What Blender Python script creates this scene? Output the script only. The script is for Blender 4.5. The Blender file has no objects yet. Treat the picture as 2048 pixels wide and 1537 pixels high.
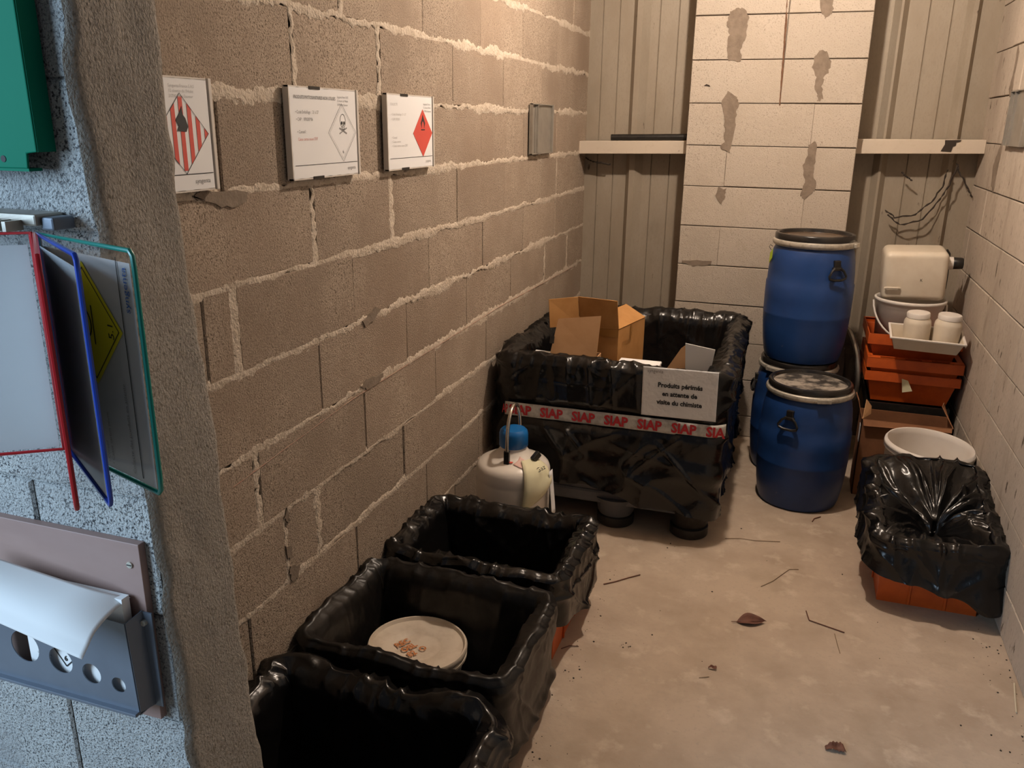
import bpy, bmesh, math, random
import numpy as np
from mathutils import Vector, Matrix

SC = bpy.context.scene
COL = SC.collection
rnd = random.Random(7)
PI = math.pi

# ---------------------------------------------------------------- camera
YAW, PITCH, ROLL = 0.3235, 0.3041, 0.0135
CAM = Vector((1.1856, 0.0, 1.6573))
FPX = 1672.08
fwd0 = Vector((-math.sin(YAW), math.cos(YAW), 0)); rt0 = Vector((math.cos(YAW), math.sin(YAW), 0)); up0 = Vector((0, 0, 1))
fwd = fwd0 * math.cos(PITCH) - up0 * math.sin(PITCH)
up1 = up0 * math.cos(PITCH) + fwd0 * math.sin(PITCH)
rt = rt0 * math.cos(ROLL) + up1 * math.sin(ROLL)
up = up1 * math.cos(ROLL) - rt0 * math.sin(ROLL)
cd = bpy.data.cameras.new('camera'); cam = bpy.data.objects.new('camera', cd); COL.objects.link(cam)
cd.sensor_width = 36; cd.lens = FPX / 2048 * 36; cd.clip_start = 0.02
cam.matrix_world = Matrix(((rt.x, up.x, -fwd.x, CAM.x), (rt.y, up.y, -fwd.y, CAM.y), (rt.z, up.z, -fwd.z, CAM.z), (0, 0, 0, 1)))
SC.camera = cam

# ---------------------------------------------------------------- world, daylight, exposure
w = bpy.data.worlds.new('world'); SC.world = w; w.use_nodes = True
w.node_tree.nodes['Background'].inputs[0].default_value = (0.80, 0.86, 1.0, 1)
w.node_tree.nodes['Background'].inputs[1].default_value = 0.085
ld = bpy.data.lights.new('daylight_doorway', 'AREA'); ld.shape = 'RECTANGLE'; ld.size = 1.3; ld.size_y = 1.9
ld.energy = 132; ld.color = (0.54, 0.76, 1.0)
lo = bpy.data.objects.new('daylight_doorway', ld); COL.objects.link(lo)
lo.location = (-1.45, -1.25, 2.05)
lo.rotation_euler = (Vector((0.05, 0.93, 1.2)) - Vector(lo.location)).to_track_quat('-Z', 'Y').to_euler()
LAMP = (0.98, 3.22, 2.66)
LAMP_STRENGTH = 1900
LAMP_COLOR = (1.0, 0.83, 0.69)
SC.view_settings.view_transform = 'Standard'; SC.view_settings.look = 'None'
SC.view_settings.gamma = 1; SC.view_settings.use_curve_mapping = False
SC.view_settings.exposure = 0.0

# ---------------------------------------------------------------- helpers
def lin(c):
    return tuple(((x / 255) / 12.92 if x / 255 <= 0.04045 else ((x / 255 + 0.055) / 1.055) ** 2.4) for x in c)

def _h(ix, iy, iz, s):
    n = (ix.astype(np.uint64) * 374761393 + iy.astype(np.uint64) * 668265263 + iz.astype(np.uint64) * 2246822519 + np.uint64(s * 3266489917)) & 0xFFFFFFFF
    n = ((n ^ (n >> 13)) * 1274126177) & 0xFFFFFFFF
    n = ((n ^ (n >> 16)) * 2654435761) & 0xFFFFFFFF
    return (n ^ (n >> 15)).astype(np.float64) / 4294967295.0 * 2 - 1

def vn(P, s=0):
    P = np.asarray(P, float) + 1000.0
    I = np.floor(P).astype(np.int64); F = P - I; F = F * F * F * (F * (F * 6 - 15) + 10)
    o = 0
    for dx in (0, 1):
        wx = F[..., 0] if dx else 1 - F[..., 0]
        for dy in (0, 1):
            wy = F[..., 1] if dy else 1 - F[..., 1]
            for dz in (0, 1):
                wz = F[..., 2] if dz else 1 - F[..., 2]
                o = o + wx * wy * wz * _h(I[..., 0] + dx, I[..., 1] + dy, I[..., 2] + dz, s)
    return o

def ridge(P, s=0):
    return 1 - np.abs(vn(P, s)) * 2

class MB:
    def __init__(s): s.v = []; s.f = []
    def add(s, vs, fs):
        b = len(s.v); s.v += [tuple(v) for v in vs]; s.f += [tuple(b + i for i in f) for f in fs]; return s
    def box(s, x0, x1, y0, y1, z0, z1, m=None):
        vs = [Vector(p) for p in ((x0,y0,z0),(x1,y0,z0),(x1,y1,z0),(x0,y1,z0),(x0,y0,z1),(x1,y0,z1),(x1,y1,z1),(x0,y1,z1))]
        if m: vs = [m @ p for p in vs]
        return s.add(vs, [(0,3,2,1),(4,5,6,7),(0,1,5,4),(1,2,6,5),(2,3,7,6),(3,0,4,7)])
    def lathe(s, prof, n=48, c=(0, 0, 0), m=None, a0=0):
        vs = []; fs = []
        for r, z in prof:
            for k in range(n):
                a = a0 + 2 * PI * k / n
                p = Vector((r * math.cos(a), r * math.sin(a), z)); p = (m @ p if m else p) + Vector(c); vs.append(p)
        for i in range(len(prof) - 1):
            for k in range(n):
                fs.append((i*n+k, i*n+(k+1) % n, (i+1)*n+(k+1) % n, (i+1)*n+k))
        if prof[0][0] > 1e-4: fs.append(tuple(reversed(range(n))))
        if prof[-1][0] > 1e-4: fs.append(tuple((len(prof)-1)*n+k for k in range(n)))
        return s.add(vs, fs)
    def tube(s, path, r, n=8, closed=False, taper=None):
        path = [Vector(p) for p in path]; vs = []; fs = []; N = len(path); prev = None
        for i, p in enumerate(path):
            a = path[(i-1) % N] if (closed or i > 0) else p
            b = path[(i+1) % N] if (closed or i < N-1) else p
            t = (b - a).normalized()
            u = prev - t * prev.dot(t) if prev else t.orthogonal()
            u.normalize(); prev = u; v = t.cross(u)
            rr = r * (taper[i] if taper else 1)
            vs += [p + (u * math.cos(2*PI*k/n) + v * math.sin(2*PI*k/n)) * rr for k in range(n)]
        for i in range(N if closed else N-1):
            j = (i+1) % N
            fs += [(i*n+k, i*n+(k+1) % n, j*n+(k+1) % n, j*n+k) for k in range(n)]
        if not closed: fs += [tuple(reversed(range(n))), tuple((N-1)*n+k for k in range(n))]
        return s.add(vs, fs)
    def panel(s, q, t, bulge=None):
        q = [Vector(p) for p in q]; nrm = (q[1]-q[0]).cross(q[3]-q[0]).normalized() * t
        vs = q + [p + nrm for p in q]
        return s.add(vs, [(3,2,1,0),(4,5,6,7),(0,1,5,4),(1,2,6,5),(2,3,7,6),(3,0,4,7)])
    def prism(s, pts, m, t):
        """polygon pts (u,v) in the plane of m, thickness t outwards"""
        n = len(pts); vs = [m @ Vector((p[0], p[1], 0)) for p in pts] + [m @ Vector((p[0], p[1], t)) for p in pts]
        return s.add(vs, [tuple(reversed(range(n))), tuple(range(n, 2*n))] + [(i, (i+1) % n, n+(i+1) % n, n+i) for i in range(n)])
    def grid(s, P, wrap=False, flip=False):
        P = np.asarray(P); R, C = P.shape[:2]; vs = [tuple(map(float, p)) for p in P.reshape(-1, 3)]; fs = []
        for i in range(R-1):
            for j in range(C if wrap else C-1):
                k = (j+1) % C; q = (i*C+j, i*C+k, (i+1)*C+k, (i+1)*C+j); fs.append(q[::-1] if flip else q)
        return s.add(vs, fs)
    def build(s, name, mat, parent=None, smooth=False, bevel=0, seg=2, solid=0, loc=None, sub=0):
        me = bpy.data.meshes.new(name); me.from_pydata(s.v, [], s.f); me.update()
        if mat: me.materials.append(mat)
        if smooth: me.polygons.foreach_set('use_smooth', [True] * len(me.polygons))
        o = bpy.data.objects.new(name, me); COL.objects.link(o)
        if solid: m = o.modifiers.new('solid', 'SOLIDIFY'); m.thickness = solid; m.offset = 0
        if bevel:
            m = o.modifiers.new('bevel', 'BEVEL'); m.width = bevel; m.segments = seg; m.limit_method = 'ANGLE'
        if smooth and smooth != 'all':
            m = o.modifiers.new('edge', 'EDGE_SPLIT'); m.split_angle = math.radians(40)
        if sub: m = o.modifiers.new('sub', 'SUBSURF'); m.levels = sub; m.render_levels = sub
        if parent: o.parent = parent
        if loc: o.location = loc
        return o

def tag(o, label=None, cat=None, group=None, kind=None):
    if label: o['label'] = label
    if cat: o['category'] = cat
    if group: o['group'] = group
    if kind: o['kind'] = kind
    return o

def thing(name, label, cat, loc=(0, 0, 0), rot=(0, 0, 0), group=None, mw=None):
    o = bpy.data.objects.new(name, None); COL.objects.link(o); o.empty_display_size = 0.05
    o.location = loc; o.rotation_euler = rot
    if mw: o.matrix_world = mw
    return tag(o, label, cat, group)

def fr(o, x, y, z):
    """matrix from origin and three axes"""
    x, y, z, o = Vector(x).normalized(), Vector(y).normalized(), Vector(z).normalized(), Vector(o)
    return Matrix(((x.x, y.x, z.x, o.x), (x.y, y.y, z.y, o.y), (x.z, y.z, z.z, o.z), (0, 0, 0, 1)))

def text(name, body, size, m, mat, parent, align='LEFT', stretch=1.0, bold=0.0):
    cu = bpy.data.curves.new(name, 'FONT'); cu.body = body; cu.size = size; cu.align_x = align; cu.resolution_u = 2; cu.offset = bold
    to = bpy.data.objects.new(name, cu); COL.objects.link(to)
    bpy.context.view_layer.update()
    me = bpy.data.meshes.new_from_object(to)
    bpy.data.objects.remove(to); bpy.data.curves.remove(cu)
    me.name = name; me.transform(m @ Matrix.Diagonal((stretch, 1, 1, 1))); me.materials.clear(); me.materials.append(mat)
    o = bpy.data.objects.new(name, me); COL.objects.link(o); o.parent = parent
    return o

# ---------------------------------------------------------------- materials
MATS = {}
def mat(name, col, rough=0.6, metal=0.0, spec=0.5, var=None, bump=None, bump2=None, stain=None, coat=0, emit=None, sss=0, randtint=0, trans=0, alpha=1, stretch=None):
    """var=(scale,colour2,lo,hi[,detail]) mottling, stain=(scale,colour,lo,hi) patches, bump=(kind,scale,strength,dist)"""
    m = bpy.data.materials.new(name); m.use_nodes = True; nt = m.node_tree; N = nt.nodes; L = nt.links
    b = N['Principled BSDF']; b.inputs['Roughness'].default_value = rough; b.inputs['Metallic'].default_value = metal
    b.inputs['Specular IOR Level'].default_value = spec; b.inputs['Coat Weight'].default_value = coat
    b.inputs['Transmission Weight'].default_value = trans; b.inputs['Alpha'].default_value = alpha
    if sss: b.inputs['Subsurface Weight'].default_value = sss; b.inputs['Subsurface Radius'].default_value = (0.02, 0.02, 0.02); b.inputs['Subsurface Scale'].default_value = 1
    tc = N.new('ShaderNodeTexCoord'); src = tc.outputs['Object']
    if stretch:
        mp = N.new('ShaderNodeMapping'); mp.inputs['Scale'].default_value = stretch; L.new(src, mp.inputs[0]); src = mp.outputs[0]
    def noise(scale, detail=4, kind='n', rough=0.6):
        if kind == 'v':
            n = N.new('ShaderNodeTexVoronoi'); n.inputs['Scale'].default_value = scale; L.new(src, n.inputs['Vector']); return n.outputs['Distance']
        n = N.new('ShaderNodeTexNoise'); n.inputs['Scale'].default_value = scale; n.inputs['Detail'].default_value = detail; n.inputs['Roughness'].default_value = rough
        L.new(src, n.inputs['Vector'])
        if kind == 'r':
            a = N.new('ShaderNodeMath'); a.operation = 'SUBTRACT'; a.inputs[1].default_value = 0.5; L.new(n.outputs[0], a.inputs[0])
            c = N.new('ShaderNodeMath'); c.operation = 'ABSOLUTE'; L.new(a.outputs[0], c.inputs[0]); return c.outputs[0]
        return n.outputs[0]
    def ramp(fac, lo, hi):
        r = N.new('ShaderNodeMapRange'); r.inputs['From Min'].default_value = lo; r.inputs['From Max'].default_value = hi; L.new(fac, r.inputs['Value']); return r.outputs[0]
    cur = N.new('ShaderNodeRGB'); cur.outputs[0].default_value = (*col, 1); cur = cur.outputs[0]
    def mix(fac, c2, mode='MIX'):
        nonlocal cur
        x = N.new('ShaderNodeMix'); x.data_type = 'RGBA'; x.blend_type = mode; L.new(fac, x.inputs[0]); L.new(cur, x.inputs[6])
        x.inputs[7].default_value = (*c2, 1); cur = x.outputs[2]
    for t in ([var] if var and not isinstance(var, list) else (var or [])):
        mix(ramp(noise(t[0], t[4] if len(t) > 4 else 5, t[5] if len(t) > 5 else 'n'), t[2], t[3]), t[1])
    for t in ([stain] if stain and not isinstance(stain, list) else (stain or [])):
        mix(ramp(noise(t[0], 6), t[2], t[3]), t[1])
    if randtint:
        oi = N.new('ShaderNodeObjectInfo'); hs = N.new('ShaderNodeHueSaturation'); mr = N.new('ShaderNodeMapRange')
        mr.inputs['To Min'].default_value = 1 - randtint; mr.inputs['To Max'].default_value = 1 + randtint * 0.7
        L.new(oi.outputs['Random'], mr.inputs['Value']); L.new(mr.outputs[0], hs.inputs['Value']); L.new(cur, hs.inputs['Color']); cur = hs.outputs[0]
    L.new(cur, b.inputs['Base Color'])
    prev = None
    for t in (bump, bump2):
        if not t: continue
        bn = N.new('ShaderNodeBump'); bn.inputs['Strength'].default_value = t[2]; bn.inputs['Distance'].default_value = t[3]
        L.new(noise(t[1], t[4] if len(t) > 4 else 3, t[0]), bn.inputs['Height'])
        if prev: L.new(prev, bn.inputs['Normal'])
        prev = bn.outputs[0]
    if prev: L.new(prev, b.inputs['Normal'])
    if emit: b.inputs['Emission Color'].default_value = (*emit[0], 1); b.inputs['Emission Strength'].default_value = emit[1]
    MATS[name] = m; return m

M_block = mat('rough_concrete_block', (0.42, 0.335, 0.255), 0.95, spec=0.12, var=[(210, (0.13, 0.095, 0.068), 0.51, 0.64, 4), (170, (0.60, 0.49, 0.38), 0.60, 0.72, 3), (3.5, (0.31, 0.24, 0.18), 0.45, 0.7)], stain=(1.4, (0.30, 0.225, 0.165), 0.50, 0.70), bump=('n', 230, 0.9, 0.005, 6), bump2=('n', 40, 0.3, 0.004), randtint=0.09)
M_mortar = mat('pale_mortar', (0.56, 0.475, 0.38), 0.95, spec=0.12, var=[(22, (0.43, 0.35, 0.265), 0.42, 0.68), (110, (0.32, 0.25, 0.185), 0.57, 0.74, 3)], bump=('n', 110, 0.9, 0.006))
M_mdark = mat('grey_cement_smear', (0.24, 0.19, 0.145), 0.9, spec=0.12, var=(30, (0.18, 0.14, 0.105), 0.4, 0.7), bump=('n', 90, 0.5, 0.004))
M_core = mat('joint_core', (0.16, 0.13, 0.10), 0.95, spec=0.1, bump=('n', 80, 0.7, 0.004))
M_paint = mat('whitewashed_block', (0.48, 0.415, 0.34), 0.85, spec=0.2, var=[(150, (0.24, 0.195, 0.15), 0.55, 0.74, 3), (5, (0.44, 0.375, 0.30), 0.45, 0.75)], stain=[(26, (0.20, 0.15, 0.11), 0.70, 0.76), (9, (0.42, 0.35, 0.27), 0.62, 0.80)], bump=('n', 190, 0.7, 0.004), bump2=('n', 24, 0.4, 0.006), randtint=0.05)
M_paintR = mat('stained_whitewashed_block', (0.47, 0.40, 0.325), 0.85, spec=0.2, var=[(150, (0.27, 0.22, 0.17), 0.54, 0.76, 3), (4, (0.39, 0.325, 0.26), 0.45, 0.75)], stain=[(30, (0.10, 0.075, 0.05), 0.63, 0.68), (7, (0.30, 0.24, 0.18), 0.56, 0.76)], bump=('n', 170, 0.6, 0.004), bump2=('n', 24, 0.4, 0.006), randtint=0.05, stretch=(1, 1, 0.35))
M_blue_wall = mat('coarse_concrete_block', (0.55, 0.55, 0.53), 0.95, spec=0.12, var=[(240, (0.07, 0.07, 0.075), 0.52, 0.63, 3), (6, (0.36, 0.36, 0.36), 0.4, 0.75)], bump=('n', 250, 1.0, 0.008, 4), bump2=('n', 60, 0.5, 0.008))
M_jamb = mat('cement_render', (0.35, 0.315, 0.27), 0.95, spec=0.1, var=[(220, (0.18, 0.155, 0.125), 0.48, 0.68, 3), (6, (0.27, 0.24, 0.20), 0.4, 0.7)], bump=('n', 260, 0.9, 0.005), bump2=('n', 22, 0.35, 0.006), stretch=(1, 1, 0.7))
M_floor = mat('worn_concrete', (0.47, 0.375, 0.285), 0.8, spec=0.25, var=[(4.0, (0.37, 0.285, 0.21), 0.42, 0.70, 8), (70, (0.40, 0.33, 0.255), 0.55, 0.75, 4)], stain=[(2.1, (0.34, 0.265, 0.19), 0.56, 0.76), (9, (0.56, 0.465, 0.365), 0.56, 0.74), (48, (0.20, 0.14, 0.10), 0.715, 0.76)], bump=('n', 45, 0.35, 0.004), bump2=('n', 9, 0.3, 0.008))
M_ceil = mat('dusty_roof_lining', (0.30, 0.26, 0.21), 0.8, var=(6, (0.24, 0.20, 0.16), 0.4, 0.7))
M_sheet = mat('dusty_steel_cladding', (0.33, 0.28, 0.215), 0.5, metal=0.1, spec=0.4, var=[(7, (0.275, 0.225, 0.165), 0.4, 0.72), (160, (0.28, 0.235, 0.18), 0.5, 0.75)], stain=[(22, (0.08, 0.058, 0.04), 0.685, 0.74), (6, (0.22, 0.185, 0.14), 0.62, 0.8)], bump=('n', 60, 0.08, 0.002), stretch=(1, 1, 0.4))
M_beam = mat('cream_painted_steel', (0.54, 0.46, 0.365), 0.6, var=(40, (0.5, 0.42, 0.32), 0.55, 0.75), stain=(28, (0.12, 0.07, 0.045), 0.69, 0.72))
M_black = mat('black_plastic', (0.012, 0.011, 0.010), 0.35, var=(40, (0.03, 0.026, 0.022), 0.5, 0.75))
M_dirt = mat('dark_dirt', (0.035, 0.025, 0.018), 0.95)
M_rust = mat('rust_streak', (0.17, 0.085, 0.045), 0.9, var=(60, (0.10, 0.05, 0.03), 0.4, 0.7))
M_chalk = mat('red_chalk', (0.33, 0.17, 0.125), 0.95, var=(120, (0.36, 0.28, 0.21), 0.42, 0.6))
M_bag = mat('black_bin_liner', (0.0055, 0.005, 0.0048), 0.25, spec=0.5, bump=('n', 9, 0.35, 0.02, 2), bump2=('r', 30, 0.28, 0.006, 2))
M_bagd = mat('dusty_black_bin_liner', (0.007, 0.0062, 0.0056), 0.36, spec=0.4, var=[(4, (0.022, 0.018, 0.0145), 0.45, 0.72), (60, (0.016, 0.0135, 0.011), 0.5, 0.75)], bump=('n', 9, 0.35, 0.02, 2), bump2=('r', 34, 0.16, 0.006, 2))
M_orange = mat('orange_crate_plastic', (0.60, 0.105, 0.012), 0.42, var=(12, (0.46, 0.072, 0.01), 0.42, 0.72), stain=(30, (0.28, 0.06, 0.018), 0.68, 0.78), bump=('n', 90, 0.05, 0.002))
M_drum = mat('blue_drum_plastic', (0.012, 0.048, 0.175), 0.40, spec=0.45, var=(9, (0.010, 0.038, 0.14), 0.4, 0.7), stain=[(33, (0.10, 0.13, 0.19), 0.715, 0.75), (5, (0.022, 0.056, 0.16), 0.55, 0.8)], bump=('n', 70, 0.05, 0.002))
M_ring = mat('galvanised_clamp_ring', (0.60, 0.56, 0.48), 0.38, metal=0.55, var=(50, (0.4, 0.36, 0.3), 0.45, 0.7))
M_lid = mat('black_drum_lid', (0.014, 0.012, 0.011), 0.25, spec=0.6, var=(8, (0.022, 0.019, 0.016), 0.4, 0.7))
M_lidtop = mat('brown_filmed_lid', (0.12, 0.075, 0.045), 0.22, spec=0.6, var=(10, (0.05, 0.033, 0.022), 0.45, 0.65))
M_lidust = mat('dust_whitened_lid', (0.03, 0.026, 0.022), 0.6, stain=[(11, (0.34, 0.30, 0.25), 0.44, 0.58), (45, (0.08, 0.07, 0.06), 0.55, 0.72)])
M_white = mat('white_plastic', (0.74, 0.69, 0.63), 0.38, sss=0.0, var=(7, (0.68, 0.62, 0.55), 0.4, 0.75))
M_hdpe = mat('milky_plastic', (0.70, 0.62, 0.50), 0.40, var=(9, (0.62, 0.53, 0.41), 0.4, 0.75), trans=0.0)
M_can = mat('white_enamel', (0.74, 0.68, 0.60), 0.28, coat=0.3, var=(5, (0.68, 0.61, 0.53), 0.45, 0.75))
M_cap = mat('blue_cap_plastic', (0.006, 0.12, 0.36), 0.35)
M_steel = mat('brushed_steel', (0.62, 0.56, 0.48), 0.22, metal=0.9)
M_grey = mat('grey_pallet_plastic', (0.115, 0.115, 0.12), 0.45, var=(12, (0.085, 0.085, 0.09), 0.4, 0.7))
M_card = mat('brown_cardboard', (0.46, 0.235, 0.082), 0.8, spec=0.2, var=(14, (0.39, 0.19, 0.062), 0.4, 0.7), bump=('n', 30, 0.1, 0.003))
M_card2 = mat('pale_cardboard', (0.52, 0.305, 0.155), 0.8, spec=0.2, var=(10, (0.46, 0.26, 0.125), 0.4, 0.7), bump=('n', 26, 0.15, 0.004))
M_card3 = mat('reddish_cardboard', (0.25, 0.115, 0.055), 0.85, spec=0.2, var=(9, (0.19, 0.085, 0.042), 0.4, 0.7), bump=('n', 26, 0.15, 0.004))
M_ctape = mat('brown_parcel_tape', (0.33, 0.16, 0.045), 0.3)
M_paper = mat('white_paper', (0.80, 0.79, 0.775), 0.75, spec=0.2)
M_paperw = mat('crinkled_paper', (0.80, 0.79, 0.775), 0.7, spec=0.2, bump=('r', 14, 0.8, 0.012, 3), stretch=(1, 1, 2.2))
M_frame = mat('cream_sign_frame', (0.62, 0.56, 0.49), 0.5)
M_galv = mat('bare_metal_holder', (0.36, 0.33, 0.28), 0.35, metal=0.5, var=(14, (0.29, 0.26, 0.22), 0.4, 0.7))
M_ink = mat('black_ink', (0.02, 0.02, 0.02), 0.7)
M_faint = mat('grey_ink', (0.26, 0.25, 0.24), 0.7)
M_pale = mat('pale_ink', (0.50, 0.48, 0.46), 0.7)
M_red = mat('red_ink', (0.62, 0.075, 0.05), 0.6)
M_redp = mat('pale_red_ink', (0.62, 0.26, 0.22), 0.7)
M_siap = mat('crimson_ink', (0.52, 0.022, 0.03), 0.6)
M_stamp = mat('orange_stamp_ink', (0.50, 0.15, 0.025), 0.7, var=(120, (0.55, 0.35, 0.2), 0.5, 0.7))
M_logob = mat('blue_ink', (0.02, 0.10, 0.35), 0.7)
M_tape = mat('whitish_barrier_tape', (0.60, 0.58, 0.53), 0.3, var=(40, (0.42, 0.40, 0.36), 0.45, 0.65), bump=('r', 30, 0.4, 0.006))
M_green = mat('green_enamel', (0.0, 0.15, 0.085), 0.6, spec=0.12, var=(4, (0.0, 0.14, 0.08), 0.4, 0.7))
M_gfr = mat('green_pocket_edge', (0.0, 0.20, 0.16), 0.3)
M_bfr = mat('blue_pocket_edge', (0.012, 0.05, 0.36), 0.3)
M_rfr = mat('red_pocket_edge', (0.36, 0.008, 0.012), 0.3)
M_yel = mat('yellow_hazard_print', (0.66, 0.58, 0.01), 0.5)
M_board = mat('reddish_brown_board', (0.33, 0.215, 0.185), 0.5, var=(6, (0.27, 0.165, 0.14), 0.4, 0.7), stain=(14, (0.48, 0.40, 0.37), 0.66, 0.8), stretch=(0.4, 1, 1))
M_tray = mat('slate_grey_metal', (0.135, 0.16, 0.20), 0.35, metal=0.2, var=(8, (0.115, 0.135, 0.17), 0.4, 0.7))
M_leaf = mat('dry_brown_leaf', (0.15, 0.055, 0.03), 0.7, var=(30, (0.09, 0.034, 0.02), 0.4, 0.7))
M_twig = mat('dry_twig', (0.20, 0.13, 0.075), 0.9)
M_straw = mat('pale_straw', (0.60, 0.52, 0.38), 0.9)
M_note = mat('yellowed_note_paper', (0.70, 0.66, 0.44), 0.8)
M_pink = mat('faded_pink_label', (0.72, 0.42, 0.35), 0.7, var=(60, (0.70, 0.55, 0.48), 0.4, 0.7))
M_lime = mat('lime_tag', (0.45, 0.62, 0.02), 0.5)
M_wood = mat('pinkish_wood', (0.36, 0.25, 0.20), 0.8, var=(20, (0.27, 0.18, 0.14), 0.4, 0.7), stretch=(1, 1, 0.2))
M_bulb = mat('lit_bulb', (1, 0.9, 0.75), 0.4, emit=(LAMP_COLOR, LAMP_STRENGTH))
M_mdirt = mat('dusty_lid_plastic', (0.62, 0.53, 0.42), 0.5, var=(14, (0.48, 0.39, 0.29), 0.45, 0.72), stain=(40, (0.2, 0.14, 0.09), 0.70, 0.76))
# clear pocket film: thin transparent sheet with a slight gloss
m = bpy.data.materials.new('clear_film'); m.use_nodes = True; nt = m.node_tree; nt.nodes.remove(nt.nodes['Principled BSDF'])
tr = nt.nodes.new('ShaderNodeBsdfTransparent'); tr.inputs[0].default_value = (0.93, 0.94, 0.95, 1); gl = nt.nodes.new('ShaderNodeBsdfGlossy'); gl.inputs['Roughness'].default_value = 0.12
mx = nt.nodes.new('ShaderNodeMixShader'); mx.inputs[0].default_value = 0.09
nt.links.new(tr.outputs[0], mx.inputs[1]); nt.links.new(gl.outputs[0], mx.inputs[2]); nt.links.new(mx.outputs[0], nt.nodes['Material Output'].inputs[0]); M_film = m

# ---------------------------------------------------------------- setting
H = 0.205
W = 1.992; YP = 4.5475; YM = 4.79; YF = 0.935; ZC = 2.85; Z1 = 1.911

tag(MB().box(-2.6, 3.2, -3.0, 5.0, -0.12, 0.0).build('floor', M_floor), 'worn tan concrete floor of the store room', kind='structure')
tag(MB().box(-0.4, 2.4, YF, 5.0, ZC, ZC + 0.1).build('ceiling', M_ceil), 'dusty ceiling of the store room', kind='structure')

def block(m, u0, u1, v0, v1, depth, j, ch=0.005):
    """one masonry block: front face w=0 in frame m (u,v,w), chamfered and slightly uneven"""
    r = lambda a: rnd.uniform(-a, a)
    o = [(u0 + r(j), v0 + r(j)), (u1 + r(j), v0 + r(j)), (u1 + r(j), v1 + r(j)), (u0 + r(j), v1 + r(j))]
    wv = r(0.0018); c = ch
    i = [(o[0][0]+c, o[0][1]+c), (o[1][0]-c, o[1][1]+c), (o[2][0]-c, o[2][1]-c), (o[3][0]+c, o[3][1]-c)]
    vs = [Vector((*p, -depth)) for p in o] + [Vector((*p, -c*0.8)) for p in o] + [Vector((*p, wv)) for p in i]
    b = MB(); b.add([m @ p for p in vs], [(0,1,5,4),(1,2,6,5),(2,3,7,6),(3,0,4,7),(4,5,9,8),(5,6,10,9),(6,7,11,10),(7,4,8,11),(8,9,10,11)])
    return b

def mortar(m, pts, hw, seed, proud=0.0012, amp=0.55, sink=-0.0008):
    """uneven smeared mortar ribbon along pts (u,v) in frame m"""
    n = len(pts); P = np.array(pts, float); d = np.gradient(P, axis=0); d /= np.linalg.norm(d, axis=1)[:, None] + 1e-9; nn = np.stack([-d[:, 1], d[:, 0]], 1)
    k = np.concatenate([[0], np.cumsum(np.linalg.norm(np.diff(P, axis=0), axis=1))])*60
    f = lambda fr_, c, sd_: vn(np.stack([k*fr_, k*0+seed, k*0+c], 1), sd_)
    a = f(.45, 0, 1)*.6 + f(1.7, 2, 1)*.6; b_ = f(.45, 9, 2)*.6 + f(1.7, 5, 2)*.6; c = f(.10, 4, 3)
    h1 = hw * np.maximum(1 + amp*a + 0.6*c, 0.15); h2 = hw * np.maximum(1 + amp*b_ + 0.6*c, 0.15); rows = []
    for t, wv in ((-1, sink), (-0.75, proud*0.5), (-0.3, proud), (0.35, proud*1.2), (0.75, proud*0.5), (1, sink)):
        q = P + nn * ((h1 if t < 0 else h2) * t)[:, None]; wj = f(.9, t*7, 5) * min(abs(proud), .0012) * (abs(t) < 0.9)
        rows.append([m @ Vector((float(x), float(y), float(wv + z))) for (x, y), z in zip(q, wj)])
    return MB().grid(np.array([[tuple(p) for p in r] for r in rows]))

def patch(m, poly, seed, t=0.004):
    P = []; n = len(poly); r = random.Random(seed)
    for i in range(n):
        a, b = Vector(poly[i]), Vector(poly[(i+1) % n])
        for k in range(4): P.append(a.lerp(b, k/4) + Vector((r.uniform(-1, 1), r.uniform(-1, 1))) * 0.004)
    return MB().prism([(p.x, p.y) for p in P], m @ Matrix.Translation((0, 0, -0.001)), t)

# left wall (faces +x): u=y, v=z, w=x
ML = fr((0, 0, 0), (0, 1, 0), (0, 0, 1), (1, 0, 0))
wl = MB().box(-0.22, -0.010, 1.12, YM + 0.14, 0, ZC).build('wall_left', M_core); tag(wl, 'rough grey-brown concrete block wall on the left', kind='structure')
LJ = {-5: [], -4: [], -3: [], -2: [1.86, 2.36, 2.88, 3.40, 3.92, 4.44], -1: [1.56, 2.09, 2.605, 3.12, 3.625, 4.15], 0: [1.858, 2.298, 2.844, 3.372, 3.907, 4.42],
      1: [1.55, 2.07, 2.60, 3.128, 3.655, 4.18], 2: [1.903, 2.345, 2.877, 3.397, 3.92, 4.194], 3: [1.447, 1.552, 2.098, 2.626, 3.147, 3.664, 4.19],
      4: [1.895, 2.437, 2.972, 3.50, 4.021, 4.443], 5: [1.583, 2.13, 2.662, 3.185, 3.71, 4.23], 6: [1.683, 1.843, 2.39, 2.92, 3.445, 3.97, 4.45],
      7: [1.505, 2.047, 2.568, 3.098, 3.62, 4.14], 8: [1.80, 2.31, 2.84, 3.36, 3.88, 4.40], 9: [1.55, 2.07, 2.58, 3.10, 3.62, 4.14]}
LIGHTV = {(0, 1.858): .014, (0, 2.298): .013, (2, 1.903): .014, (2, 2.345): .012, (2, 4.194): .008, (3, 1.552): .022, (4, 4.021): .012, (4, 4.443): .012, (5, 1.583): .020, (6, 1.683): .009, (6, 1.843): .012, (-1, 2.09): .012}
sd = 0
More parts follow.
